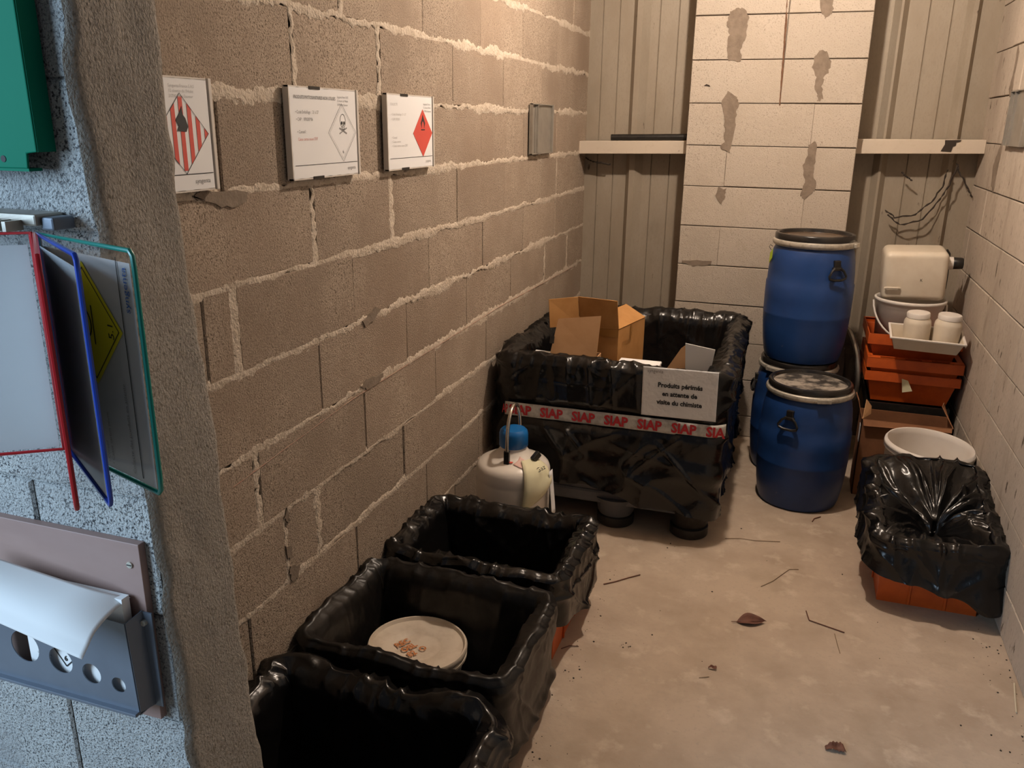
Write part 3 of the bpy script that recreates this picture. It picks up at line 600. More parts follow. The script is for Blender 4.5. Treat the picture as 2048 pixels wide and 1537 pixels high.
# cartons inside the pallet box
def carton(t, q, z0, z1, mat_, wall=0.004, floor=True):
    """four side walls from ground-plan corners (counter-clockwise)"""
    for i in range(4):
        a, b = q[i], q[(i+1) % 4]
        MB().panel([(*a, z0), (*b, z0), (*b, z1), (*a, z1)], -wall).build('side_panel', mat_, t)
    if floor: MB().panel([(*p, z0) for p in q], wall).build('bottom_panel', mat_, t)
t = thing('cardboard_box', 'large brown cardboard box with raised flaps in the pallet box', 'box', (0.39, 3.53, 0.452))
O = Vector((0.39, 3.53, 0.452))
def L3(pts): return [Vector(p) - O for p in pts]
N_, R_, B_, L_ = Vector((0.517, 3.40)), Vector((0.580, 3.675)), Vector((0.325, 3.72)), Vector((0.262, 3.43))
q = [(p.x - O.x, p.y - O.y) for p in (N_, R_, B_, L_)]
carton(t, q, 0.0, 0.372, M_card)
MB().panel(L3([(0.517,3.40,.825),(0.58,3.675,.825),(0.485,3.70,.872),(0.425,3.425,.872)]), 0.004).build('flap', M_card, t)
MB().panel(L3([(0.517,3.40,.826),(0.345,3.42,.826),(0.335,3.405,.952),(0.508,3.385,.950)]), 0.004).build('flap', M_card, t)
MB().panel(L3([(0.342,3.418,.826),(0.235,3.33,.826),(0.228,3.325,.948),(0.333,3.403,.952)]), -0.004).build('flap', M_card, t)
MB().panel(L3([(0.5175,3.3975,.79),(0.4,3.411,.79),(0.4,3.411,.822),(0.5175,3.3975,.822)]), 0.0008).build('parcel_tape', M_ctape, t)
MB().panel(L3([(0.5455,3.515,.77),(0.5495,3.532,.77),(0.5495,3.532,.823),(0.5455,3.515,.823)]), 0.0012).build('parcel_tape', M_ctape, t)
rd = (R_ - N_).normalized()
text('stencil', 'UP 60x40', 0.026, fr((0.528 - O.x, 3.435 - O.y, 0.745 - O.z), (rd.x, rd.y, 0.06), (0, 0, 1), (rd.y, -rd.x, 0)), M_ctape, t, stretch=0.9)
t = thing('cardboard_box', 'pale open carton in front of the large brown box, front flap standing up', 'box', (0.355, 3.315, 0.452)); O = Vector((0.355, 3.315, 0.452))
carton(t, [(-0.10, -0.05), (0.10, -0.05), (0.10, 0.05), (-0.10, 0.05)], 0, 0.275, M_card2)
MB().panel(L3([(0.258,3.262,.728),(0.456,3.262,.728),(0.462,3.292,.903),(0.282,3.292,.876)]), -0.004).build('flap', M_card2, t)
MB().panel(L3([(0.256,3.258,.776),(0.274,3.258,.776),(0.274,3.266,.806),(0.256,3.266,.806)]), -0.006).build('buckle', M_black, t)
t = thing('white_carton', 'flat white carton in front of the large brown box', 'box', (0.625, 3.32, 0.452))
MB().box(-0.085, 0.085, -0.05, 0.05, 0, 0.250).build('body', M_paper, t, bevel=0.003)
MB().box(-0.086, 0.086, -0.051, 0.051, 0.250, 0.262).build('lid', M_paper, t, bevel=0.003)
t = thing('white_carton', 'small tilted white carton in the left corner of the pallet box', 'box', (0.193, 3.34, 0.452), (0, 0.06, 0.12))
MB().box(-0.045, 0.045, -0.06, 0.06, 0.006, 0.240).build('body', M_paper, t, bevel=0.003)
MB().box(-0.046, 0.046, -0.061, 0.061, 0.240, 0.250).build('lid', M_paper, t, bevel=0.003)
t = thing('cardboard_box', 'small carton with a pale grey flap at the right side of the pallet box', 'box', (0.835, 3.42, 0.452)); O = Vector((0.835, 3.42, 0.452))
carton(t, [(-0.085, -0.07), (0.075, -0.07), (0.075, 0.07), (-0.085, 0.07)], 0, 0.235, M_card2)
MB().panel(L3([(.812,3.348,.690),(.912,3.348,.690),(.925,3.342,.792),(.805,3.342,.808)]), -0.004).build('flap', M_paper, t)
MB().panel(L3([(.735,3.352,.690),(.815,3.352,.690),(.809,3.358,.800),(.788,3.356,.782)]), -0.004).build('flap', M_card2, t)

# ---------------------------------------------------------------- drums
def drum(loc, label, lidmat, handle_deg, group='blue drums', zs=1.02):
    t = thing('plastic_drum', label, 'drum', loc, group=group); t.scale = (1, 1, zs)
    MB().lathe([(0.0, 0.006), (0.150, 0.006), (0.160, 0.0), (0.172, 0.006), (0.180, 0.03), (0.190, 0.09), (0.1965, 0.16), (0.199, 0.205), (0.2003, 0.210), (0.199, 0.215), (0.2005, 0.28), (0.2005, 0.345), (0.1965, 0.352), (0.195, 0.40), (0.190, 0.45), (0.181, 0.49), (0.172, 0.507), (0.166, 0.515), (0.166, 0.53)], 64).build('body', M_drum, t, smooth=True)
    MB().lathe([(0.168, 0.512), (0.178, 0.508), (0.187, 0.514), (0.190, 0.523), (0.187, 0.532), (0.178, 0.537), (0.168, 0.533), (0.168, 0.512)], 64).build('clamp_ring', M_ring, t, smooth=True)
    a = math.radians(handle_deg + 40); ca, sa = math.cos(a), math.sin(a)
    MB().box(-0.006, 0.006, -0.03, 0.03, 0.514, 0.532, Matrix.Rotation(a, 4, 'Z') @ Matrix.Translation((0.192, 0, 0))).build('clamp_lever', M_ring, t, bevel=0.002)
    lid = MB().lathe([(0.176, 0.528), (0.180, 0.535), (0.180, 0.556), (0.176, 0.562), (0.168, 0.564), (0.162, 0.561), (0.158, 0.548)], 64); lid = lid.build('lid', M_lid, t, smooth=True)
    MB().lathe([(0.158, 0.549), (0.148, 0.546), (0.135, 0.546), (0.130, 0.550), (0.122, 0.550), (0.116, 0.545), (0.062, 0.545), (0.056, 0.541), (0.0, 0.541)], 64).build('lid_top', lidmat, lid, smooth=True)
    for hd in (handle_deg, handle_deg + 180):
        m = Matrix.Rotation(math.radians(hd), 4, 'Z') @ Matrix.Translation((0.1905, 0, 0))
        g = MB().box(-0.010, 0.010, -0.016, 0.016, 0.425, 0.468, m).box(-0.004, 0.013, -0.022, 0.022, 0.425, 0.440, m).build('handle', M_black, t, bevel=0.004)
        MB().tube([m @ Vector(p) for p in ((0.012, -0.016, 0.434), (0.015, -0.030, 0.424), (0.018, -0.043, 0.402), (0.018, -0.040, 0.392), (0.019, -0.020, 0.386), (0.019, 0.020, 0.386), (0.018, 0.040, 0.392), (0.018, 0.043, 0.402), (0.015, 0.030, 0.424), (0.012, 0.016, 0.434))], 0.0058, 8).build('grip', M_black, g, smooth=True)
    return t
drum((1.315, 3.815, 0), 'blue plastic drum on the floor in front with a dust-whitened lid', M_lidust, -90 - 22)
drum((1.262, 4.215, 0), 'lower blue drum at the back, under the stacked one', M_lid, -90 - 80)
td = drum((1.268, 4.205, 0.577), 'upper blue drum stacked on another, with a lime tag at its side', M_lidtop, -90 + 33, zs=1.07)
m = Matrix.Rotation(math.radians(-90 - 72), 4, 'Z') @ Matrix.Translation((0.196, 0, 0.47))
tg = MB().prism([(-0.018, -0.045), (0.016, -0.02), (0.018, 0.022), (-0.016, 0.0)], m @ fr((0, 0, 0), (0, 1, 0), (0, 0, 1), (1, 0, 0)), 0.002).build('tag', M_lime, td)
MB().tube([m @ Vector(p) for p in ((0.003, 0, 0.015), (0.012, -0.006, 0.028), (0.006, -0.012, 0.036), (-0.004, -0.004, 0.03))], 0.0016, 6).build('tag_string', M_ink, tg, smooth=True)
# loose lid and plank behind the drums
t = thing('spare_drum_lid', 'loose black drum lid with steel ring leaning edge-on behind the drums', 'lid', (1.508, 4.43, 0.505), (0, math.radians(82), math.radians(12)))
MB().lathe([(0.0, -0.012), (0.17, -0.012), (0.180, -0.006), (0.180, 0.012), (0.172, 0.016), (0.164, 0.006), (0.0, 0.004)], 48).build('disc', M_lid, t, smooth=True)
MB().lathe([(0.179, -0.012), (0.190, -0.009), (0.192, 0.0), (0.186, 0.006), (0.179, 0.004), (0.179, -0.012)], 48).build('ring', M_galv, t, smooth=True)
t = thing('wooden_plank', 'narrow pinkish wooden plank standing behind the drums', 'plank', (1.466, 4.475, 0))
MB().box(-0.022, 0.022, -0.012, 0.012, 0, 0.620).build('board', M_wood, t, bevel=0.002)
MB().tube([(0.016, -0.0125, 0.575), (0.016, -0.019, 0.575)], 0.006, 10).build('screw', M_ring, t)
tag(MB().box(1.43, 1.545, 4.36, 4.50, 0, 0.31).build('wooden_block', M_wood, bevel=0.004), 'wooden block under the loose lid behind the drums', 'block')

# ---------------------------------------------------------------- white cryo canister
CX, CY = 0.215, 2.925
t = thing('cryo_canister', 'white enamel liquid gas canister with blue cap beside the left wall', 'canister', (CX, CY, 0))
MB().lathe([(0.0, 0.004), (0.138, 0.004), (0.146, 0.012), (0.147, 0.30), (0.1455, 0.306), (0.1475, 0.312), (0.148, 0.330), (0.1465, 0.350), (0.142, 0.364), (0.133, 0.374), (0.118, 0.382), (0.098, 0.391), (0.078, 0.402), (0.062, 0.416), (0.053, 0.43), (0.050, 0.45)], 64).build('body', M_can, t, smooth='all')
MB().lathe([(0.054, 0.436), (0.057, 0.440), (0.057, 0.488), (0.054, 0.500), (0.046, 0.508), (0.0, 0.511)], 48).build('cap', M_cap, t, smooth=True)
hp = []
ha = Vector((0.002, -0.087, 0)); hb = Vector((-0.002, 0.087, 0))
for k in range(25):
    a = PI*k/24; f = (1 - math.cos(a))/2; p = ha.lerp(hb, f); p.z = 0.445 + 0.160*math.sin(a)**0.75; hp.append(tuple(p))
hp = [(ha.x, ha.y, 0.39)] + hp + [(hb.x, hb.y, 0.39)]
hd = MB().tube(hp, 0.0072, 10).build('carry_handle', M_steel, t, smooth=True)
for p in (ha, hb):
    s = 1 if p.y > 0 else -1
    MB().box(p.x-0.011, p.x+0.011, p.y-0.009, p.y+0.009, 0.385, 0.445).build('handle_bracket', M_black, hd, bevel=0.003)
def cone_pt(ang, f, lift=0.002):
    r = 0.062 + f*0.085; z = np.interp(r, [0.050, 0.062, .078, .098, .118, .133, .142, .147], [.440, .416, .402, .391, .382, .374, .364, .345])
    return (r*math.cos(ang) + lift*math.cos(ang), r*math.sin(ang) + lift*math.sin(ang), z + lift)
A = lambda d: math.radians(d)
lb = [[cone_pt(A(-55 + 34*u), 0.02 + 0.62*v) for u in np.linspace(0, 1, 10)] for v in np.linspace(0, 1, 10)]
P = [];
for i in range(10):
    row = []
    for j in range(10):
        a, c = i/9, j/9; row.append(cone_pt(A(-72 + 22*(a + c)), 0.38 + 0.34*(c - a)))
    P.append(row)
MB().grid(np.array(P)).build('hazard_label', M_pink, t, smooth='all', solid=0.0005)
MB().lathe([(0.0, 0.0016), (0.008, 0.0012), (0.008, 0.0)], 16, cone_pt(A(-78), 0.28, 0.001)).build('red_dot', M_red, t)
n1 = MB(); P = []
for i in range(14):
    f = i/13; row = []
    for j in range(8):
        a = A(-52 + (j/7)*50 - 8*f); 
        if f < 0.45: p = Vector(cone_pt(a, 0.25 + f/0.45*0.75, 0.006))
        else:
            g = (f-0.45)/0.55; p = Vector(cone_pt(a, 1.0, 0.006 + 0.004*math.sin(g*3+j))); p.z -= 0.135*g*(1.0 - 0.45*(j/7)); p += Vector((math.cos(a), math.sin(a), 0))*0.012*math.sin(g*PI)
        row.append(tuple(p))
    P.append(row)
nt_ = n1.grid(np.array(P)).build('paper_note', M_note, t, smooth='all', solid=0.0006)
tp = Vector(cone_pt(A(-22), 0.98, 0.02))
text('handwriting', 'Gaz', 0.026, fr(tp + Vector((-0.03, -0.012, -0.006)), (0.75, 0.45, 0.45), (-0.5, 0.1, 0.8), (0.55, -0.75, 0.5)), M_ink, nt_, stretch=0.9)
P = []
for i in range(10):
    f = i/9; row = []
    for j in range(5):
        p = Vector(cone_pt(A(-12 + j*3.2), 1.0, 0.014 + 0.018*f)); p.z -= 0.20*f; row.append(tuple(p))
    P.append(row)
MB().grid(np.array(P)).build('paper_strip', M_paper, t, smooth='all', solid=0.0006)
cp = Vector(cone_pt(A(-12), 0.30, 0.014))
MB().box(-0.020, 0.020, -0.010, 0.010, -0.013, 0.013, Matrix.Translation(cp) @ Matrix.Rotation(A(60), 4, 'Z') @ Matrix.Rotation(A(-35), 4, 'Y')).build('clip', M_black, t, bevel=0.004)

# ---------------------------------------------------------------- pail inside the middle crate
t = thing('lidded_pail', 'white plastic pail with dusty lid and orange stamp inside the middle crate', 'pail', (0.262, 1.905, 0.034), (math.radians(-2), math.radians(1), 0))
MB().lathe([(0.0, 0), (0.118, 0), (0.120, 0.004), (0.136, 0.135), (0.136, 0.14)], 56).build('body', M_white, t, smooth=True)
ld_ = MB().lathe([(0.139, 0.132), (0.145, 0.134), (0.145, 0.141), (0.141, 0.144), (0.141, 0.149), (0.145, 0.152), (0.146, 0.162), (0.143, 0.167), (0.138, 0.167), (0.133, 0.158), (0.120, 0.157), (0.075, 0.156), (0.070, 0.153), (0.060, 0.151), (0.0, 0.151)], 64).build('lid', M_mdirt, t, smooth=True)
R90 = Matrix.Rotation(math.radians(62), 4, 'Z')
text('stamp', 'REC\nOBL\n82  O', 0.030, I((-0.050, -0.030, 0.1560)) @ R90, M_stamp, ld_, stretch=0.9, bold=0.001)

# ---------------------------------------------------------------- pile by the right wall
# open white bucket
t = thing('open_bucket', 'open white plastic bucket standing behind the slumped black liner', 'bucket', (1.800, 3.735, 0), (math.radians(2), math.radians(3), 0))
MB().lathe([(0.0, 0.006), (0.140, 0.006), (0.144, 0.010), (0.166, 0.345), (0.168, 0.372), (0.172, 0.375), (0.174, 0.366), (0.178, 0.366), (0.180, 0.352), (0.176, 0.350), (0.178, 0.338), (0.176, 0.335), (0.170, 0.335), (0.148, 0.004), (0.144, 0.0), (0.0, 0.0)], 64).build('body', M_white, t, smooth='all')
# brown cardboard box
t = thing('cardboard_box', 'dark reddish-brown open cardboard box behind the white bucket', 'box', (1.750, 4.03, 0)); O = Vector((1.75, 4.03, 0))
carton(t, [(-0.19, -0.085), (0.19, -0.085), (0.19, 0.085), (-0.19, 0.085)], 0, 0.375, M_card3)
MB().panel(L3([(1.558,3.945,.375),(1.558,4.11,.375),(1.532,4.10,.455),(1.534,3.955,.462)]), 0.004).build('flap', M_card3, t)
MB().panel(L3([(1.562,3.95,.376),(1.60,4.02,.38),(1.600,4.04,.412),(1.575,4.03,.445)]), 0.003).build('torn_flap', M_card2, t)
MB().panel(L3([(1.942,3.95,.375),(1.942,4.11,.375),(1.905,4.06,.46),(1.895,4.02,.452)]), -0.004).build('flap', M_card3, t)
MB().panel(L3([(1.565,3.945,.374),(1.935,3.945,.374),(1.932,3.925,.362),(1.57,3.925,.350)]), 0.004).build('flap', M_card3, t)
MB().panel(L3([(1.5585,3.955,.26),(1.5585,4.0,.26),(1.5585,4.0,.34),(1.5585,3.955,.34)]), 0.0015).build('paper_label', M_paper, t)
# crates stack: black below, three nested orange above
SX, SY = 1.770, 4.355
t = thing('storage_crate', 'black plastic crate at the bottom of the stack by the right wall', 'crate', (SX, SY, 0))
crate_parts(t, 0.180, 0.205, 0.40, M_black, taper=0.03, ribs=False)
CR = [('lowest orange crate of the stack, with a paper tag on its front', 0.402, 0.150, 0.206, 0.208, False, 0), ('middle orange crate of the stack, with slots in its rim', 0.470, 0.150, 0.2075, 0.208, True, 1), ('top orange crate of the stack, holding the white bucket', 0.560, 0.160, 0.204, 0.200, False, 2)]
for lab, z0, h, hx, hy, sl, i in CR:
    t = thing('storage_crate', lab, 'crate', (SX + (0.0, 0.002, -0.006)[i], SY + (0.0, 0.0, 0.048)[i], z0), (0, 0, (0, 0, 0.0)[i]), 'orange crates stacked by the right wall')
    crate_parts(t, hx, hy, h, M_orange, taper=0.030, band=(0.045, 0.05, 0.05)[i], slots=sl, ribs=False)
    if i == 0:
        MB().panel([(-0.045, -hy-.003, .128), (-0.035, -hy-.004, .062), (0.006, -hy-.012, .075), (-0.018, -hy-.006, .122)], 0.002).build('paper_tag', M_note, t)
# bucket with handle in the top crate
t = thing('white_bucket', 'white bucket with wire handle standing in the top orange crate', 'bucket', (1.742, 4.415, 0.568), group=None)
MB().lathe([(0.0, 0.004), (0.128, 0.004), (0.132, 0.01), (0.146, 0.28), (0.150, 0.296), (0.156, 0.300), (0.162, 0.296), (0.162, 0.285), (0.154, 0.280), (0.152, 0.262), (0.148, 0.258), (0.134, 0.0), (0.0, 0.0)], 56).build('body', M_white, t, smooth='all')
hp = [(0.158*math.cos(a)*1.03, 0.158*math.sin(a)*1.03, 0.270 - 0.150*math.sin((a - PI)/1.0)) if False else (0, 0, 0) for a in (0,)]
hp = [(-0.160*math.cos(PI*k/20)*1.02 - 0.0, -0.168*math.sin(PI*k/20), 0.275 - 0.155*math.sin(PI*k/20)) for k in range(21)]
MB().tube(hp, 0.0045, 8).build('wire_handle', M_white, t, smooth=True)
# jerrycan lying on the bucket
t = thing('jerrycan', 'milky white jerrycan with black cap lying on the white bucket', 'jerrycan', (1.742, 4.445, 0.870), (math.radians(4), math.radians(-2.5), 0))
MB().box(-0.140, 0.140, -0.105, 0.105, 0.0, 0.235).build('body', M_hdpe, t, smooth=True, bevel=0.03, seg=5)
MB().tube([(-0.128, -0.112, 0.062), (-0.120, -0.118, 0.066), (-0.07, -0.118, 0.066), (-0.062, -0.110, 0.062)], 0.006, 8).build('moulded_grip', M_hdpe, t, smooth=True)
nk = MB().tube([(0.135, 0.0, 0.165), (0.168, 0.0, 0.165)], 0.030, 24).build('neck', M_white, t, smooth=True)
MB().tube([(0.166, 0, 0.165), (0.172, 0, 0.165), (0.205, 0, 0.165), (0.212, 0, 0.165)], 0.027, 24, taper=[0.95, 1.05, 1.0, 0.9]).build('cap', M_black, nk, smooth=True)
MB().tube([(0.138, 0.05, 0.215), (0.15, 0.05, 0.20), (0.152, 0.05, 0.10), (0.15, 0.05, 0.03)], 0.012, 10).build('strap', M_black, t, smooth=True)
text('mark', 'K', 0.018, fr((0.022, -0.1062, 0.098), (1, 0, 0), (0, 0, 1), (0, -1, 0)), M_ink, t)
# shallow tray and jars
t = thing('shallow_tray', 'shallow white plastic tray tilted on the front of the orange crates', 'tray', (1.792, 4.128, 0.698), (math.radians(12), math.radians(1.5), 0))
hx, hy = 0.150, 0.075
for nm, q in (('tray_wall', [(-hx+.02, -hy+.014, 0), (hx-.02, -hy+.014, 0), (hx, -hy, .062), (-hx, -hy, .062)]), ('tray_wall', [(hx-.02, hy-.014, 0), (-hx+.02, hy-.014, 0), (-hx, hy, .062), (hx, hy, .062)]), ('tray_wall', [(hx-.02, -hy+.014, 0), (hx-.02, hy-.014, 0), (hx, hy, .062), (hx, -hy, .062)]), ('tray_wall', [(-hx+.02, hy-.014, 0), (-hx+.02, -hy+.014, 0), (-hx, -hy, .062), (-hx, hy, .062)])):
    MB().panel(q, -0.003).build(nm, M_hdpe, t, bevel=0.001)
MB().box(-hx+.02, hx-.02, -hy+.014, hy-.014, 0, 0.004).build('tray_floor', M_hdpe, t)
b = MB(); 
for a in ((-hx-.008, hx+.008, -hy-.008, -hy+.002), (-hx-.008, hx+.008, hy-.002, hy+.008), (-hx-.008, -hx+.002, -hy+.002, hy-.002), (hx-.002, hx+.008, -hy+.002, hy-.002)): b.box(*a, 0.058, 0.066)
b.build('rim', M_white, t, bevel=0.002)
for i, (jx, jy) in enumerate(((1.755, 4.138), (1.876, 4.140))):
    t = thing('plastic_jar', ('white-lidded milky jar standing in the tray, left one', 'white-lidded milky jar standing in the tray, nearer the right wall')[i], 'jar', (jx, jy, 0.708), (math.radians(3), math.radians((-2, 2)[i]), 0), 'jars in the tray')
    MB().lathe([(0.0, 0), (0.050, 0), (0.056, 0.006), (0.058, 0.095), (0.056, 0.108), (0.048, 0.120), (0.046, 0.126), (0.046, 0.13)], 40).build('body', M_hdpe, t, smooth=True)
    MB().lathe([(0.047, 0.122), (0.049, 0.124), (0.049, 0.142), (0.046, 0.146), (0.0, 0.147)], 40).build('lid', M_white, t, smooth=True)

# ---------------------------------------------------------------- signs on the left wall
def sign(y0, z0, label, name='wall_sign', lenu=0.332, hv=0.219, bare=False, mw=None, th=0.016):
    t = thing(name, label, 'sign' if not bare else 'sign holder', mw=mw or fr((0.0065, y0, z0), (0, 1, 0), (0, 0, 1), (1, 0, 0)))
    fm = M_galv if bare else M_frame
    b = MB().box(0, lenu, 0, hv, 0.0, 0.004)
    b.box(0, 0.004, 0, hv, 0.004, th).box(0, lenu-0.014, 0, 0.004, 0.004, th).box(0, lenu-0.014, hv-0.004, hv, 0.004, th)
    b.build('frame', fm, t)
    MB().box(lenu-0.009, lenu, 0.0, hv, 0.004, th + 0.002).build('end_cap', fm, t, bevel=0.001)
    for v0 in (-0.001, hv-0.006): MB().box(lenu*0.27, lenu*0.42, v0, v0+0.007, th-0.001, th+0.0016).build('clip', M_black if not bare else M_galv, t)
    if not bare:
        MB().box(0.003, lenu-0.014, 0.003, hv-0.003, th-0.003, th).build('sheet', M_paper, t)
    else:
        MB().box(0.07, lenu-0.012, 0.004, hv-0.004, 0.005, 0.0065).build('back_plate', M_galv, t); MB().box(0.085, 0.092, 0.002, hv-0.002, 0.004, th).build('divider', fm, t)
    return t, th + 0.0006
def flat(t, name, pts, w, mat_): return MB().prism(pts, I((0, 0, w - 0.0004)), 0.0005).build(name, mat_, t)
def ringp(t, name, c, ru, rv, k, w, mat_):
    o = [(ru, 0), (0, rv), (-ru, 0), (0, -rv)]; b = MB(); f = 1 - k/ru
    vs = [(c[0]+x, c[1]+y, w) for x, y in o] + [(c[0]+x*f, c[1]+y*(1-k/rv*1.0), w) for x, y in o]
    return b.add(vs, [(i, (i+1) % 4, 4+(i+1) % 4, 4+i) for i in range(4)]).build(name, mat_, t)
def ell(c, a, b_, n=24, a0=0, a1=2*PI): return [(c[0]+a*math.cos(a0+(a1-a0)*k/n), c[1]+b_*math.sin(a0+(a1-a0)*k/n)) for k in range(n)]

t, wv = sign(1.180, 1.514, 'white sign with red-striped diamond, partly hidden behind the jamb')
RD = (0.235, 0.112); rr = 0.076
b = MB()
for k in range(-3, 4):
    u0, u1 = k*0.0235 - 0.0058, k*0.0235 + 0.0058
    pts = []
    for u in (u0, u1):
        pts.append((u, max(rr - abs(u), 0)))
    q = [(RD[0]+u0, RD[1]-max(rr-abs(u0), 0), wv), (RD[0]+u1, RD[1]-max(rr-abs(u1), 0), wv), (RD[0]+u1, RD[1]+max(rr-abs(u1), 0), wv), (RD[0]+u0, RD[1]+max(rr-abs(u0), 0), wv)]
    b.add(q, [(0, 1, 2, 3)])
b.build('red_stripes', M_red, t)
ringp(t, 'diamond_outline', RD, rr+0.001, rr+0.001, 0.0016, wv+0.0003, M_ink)
flat(t, 'flame', [(RD[0]-.016, RD[1]+.006), (RD[0]+.010, RD[1]+.004), (RD[0]+.016, RD[1]+.014), (RD[0]+.010, RD[1]+.030), (RD[0]+.004, RD[1]+.036), (RD[0]+.002, RD[1]+.052), (RD[0]-.008, RD[1]+.036), (RD[0]-.018, RD[1]+.026), (RD[0]-.010, RD[1]+.014)], wv+0.0006, M_ink)
MB().box(0.012, 0.316, 0.034, 0.0355, wv-.0002, wv+.0002).build('rule', M_ink, t)
text('logo', 'syngenta', 0.0135, I((0.258, 0.016, wv)), M_faint, t)
for i in range(3): text('print', ('Syngenta France S.A.S', '12 chemin de l\'Hobit', '31790 Saint-Sauveur')[i], 0.0085, I((0.205, 0.199 - i*0.0095, wv)), M_pale, t)

t, wv = sign(1.792, 1.514, 'white sign with skull and crossbones diamond, largest of the signs in view')
text('print', 'PRODUITS PHYTOSANITAIRES NON UTILISES', 0.0112, I((0.020, 0.190, wv)), M_faint, t, stretch=0.86, bold=0.0002)
for i in range(3): text('print', ('Syngenta France S.A.S', '12 chemin de l\'Hobit', '31790 Saint-Sauveur')[i], 0.0078, I((0.222, 0.196 - i*0.0095, wv)), M_faint, t, stretch=0.85)
text('print', '• Code Emballage :  21 à 27', 0.0110, I((0.024, 0.156, wv)), M_faint, t, stretch=0.85)
text('print', '• CAP :  070203*06', 0.0110, I((0.026, 0.139, wv)), M_faint, t, stretch=0.85)
text('print', '• Conseil :', 0.0110, I((0.028, 0.110, wv)), M_faint, t, stretch=0.9)
text('print', 'Caisse carton neuve 2737', 0.0100, I((0.030, 0.093, wv)), M_redp, t, stretch=0.85)
D2 = (0.243, 0.110)
ringp(t, 'diamond_outline', D2, 0.072, 0.073, 0.0011, wv, M_ink); ringp(t, 'diamond_outline', D2, 0.065, 0.066, 0.0008, wv, M_faint)
K = (D2[0]+0.004, D2[1]+0.030)
o_, i_ = ell(K, 0.0145, 0.017), ell(K, 0.0132, 0.0157); b = MB(); b.add([(*p, wv) for p in o_] + [(*p, wv) for p in i_], [(k, (k+1) % 24, 24+(k+1) % 24, 24+k) for k in range(24)]); b.build('skull_outline', M_ink, t)
for s in (-1, 1): flat(t, 'eye_socket', ell((K[0]+s*0.0058, K[1]-0.0055), 0.0038, 0.0042, 12), wv+0.0004, M_ink)
flat(t, 'nose', [(K[0]-.002, K[1]-.013), (K[0]+.002, K[1]-.013), (K[0], K[1]-.009)], wv+0.0004, M_ink)
flat(t, 'jaw', [(K[0]-.008, K[1]-.015), (K[0]-.006, K[1]-.022), (K[0]+.006, K[1]-.022), (K[0]+.008, K[1]-.015), (K[0]+.005, K[1]-.0205), (K[0]-.005, K[1]-.0205)], wv+0.0004, M_ink)
for s in (-1, 1):
    flat(t, 'bone', [(K[0]-s*.019, K[1]-.0195), (K[0]-s*.018, K[1]-.0165), (K[0]+s*.019, K[1]-.0305), (K[0]+s*.018, K[1]-.0335)][::(1 if s < 0 else -1)], wv+0.0002, M_faint)
text('print', '6', 0.012, I((D2[0]+0.0, D2[1]-0.052, wv)), M_ink, t, 'CENTER')
MB().box(0.012, 0.316, 0.034, 0.0352, wv-.0002, wv+.0002).build('rule', M_ink, t)
text('logo', 'syngenta', 0.0125, I((0.262, 0.016, wv)), M_faint, t)

t, wv = sign(2.296, 1.513, 'white sign with solid red flame diamond, beside the skull sign')
text('print', 'COLLECTE', 0.010, I((0.020, 0.186, wv)), M_pale, t)
for i, (v, s) in enumerate(((0.158, '• Code Emballage 21 à 27'), (0.144, '• CAP 070203'), (0.092, '• Conseil'), (0.080, '• Caisse carton'), (0.068, '• Caisse carton neuve 2737'))): text('print', s, 0.0095, I((0.026, v, wv)), M_pale, t)
for i in range(3): text('print', ('Syngenta France', '12 chemin Hobit', '31790 St-Sauveur')[i], 0.0085, I((0.250, 0.191 - i*0.0105, wv)), M_faint, t)
D3 = (0.245, 0.106)
flat(t, 'red_diamond', [(D3[0]+.072, D3[1]), (D3[0], D3[1]+.072), (D3[0]-.072, D3[1]), (D3[0], D3[1]-.072)], wv+0.0002, M_red)
flat(t, 'flame', [(D3[0]-.010, D3[1]+.016), (D3[0]-.016, D3[1]+.030), (D3[0]-.008, D3[1]+.042), (D3[0]-.001, D3[1]+.056), (D3[0]+.008, D3[1]+.042), (D3[0]+.016, D3[1]+.030), (D3[0]+.010, D3[1]+.016), (D3[0]+.008, D3[1]+.030), (D3[0], D3[1]+.038), (D3[0]-.008, D3[1]+.030)][::-1], wv+0.0008, M_ink)
MB().box(D3[0]-.013, D3[0]+.013, D3[1]+.009, D3[1]+.012, wv+.0002, wv+.0012).build('flame_base', M_ink, t)
MB().box(0.012, 0.316, 0.034, 0.0352, wv-.0002, wv+.0002).build('rule', M_ink, t)
text('logo', 'syngenta', 0.0125, I((0.262, 0.016, wv)), M_pale, t)
sign(3.708, 1.517, 'empty bare metal sign holder on the left wall near the back corner', 'empty_sign_holder', bare=True)
sign(0, 0, 'empty bare metal sign holder on the right wall', 'empty_sign_holder', bare=True, mw=fr((W - 0.004, 4.19, 1.588), (0, -1, 0), (0, 0, 1), (-1, 0, 0)))

# ---------------------------------------------------------------- front wall items
# green panel
t = thing('green_panel', 'green enamelled metal panel at the top of the front wall', 'panel', mw=fr((0, 0.902, 1.588), (1, 0, 0), (0, 0, 1), (0, -1, 0)))
pts = [(-0.30, -0.004), (0.186, 0.0), (0.188, 0.020), (0.206, 0.022), (0.206, 0.62), (-0.30, 0.62)]
MB().prism(pts, I((0, 0, 0)), 0.004).build('face_plate', M_green, t, bevel=0.0015)
MB().box(0.203, 0.207, 0.022, 0.62, -0.028, 0.002).build('side_flange', M_green, t)
MB().box(-0.30, 0.186, -0.004, 0.0, -0.020, 0.002).build('bottom_flange', M_green, t)
MB().lathe([(0.0, 0.0006), (0.0045, 0.0006), (0.0045, 0.0)], 16, (0.146, 0.012, 0.0042)).build('rivet', M_ink, t)

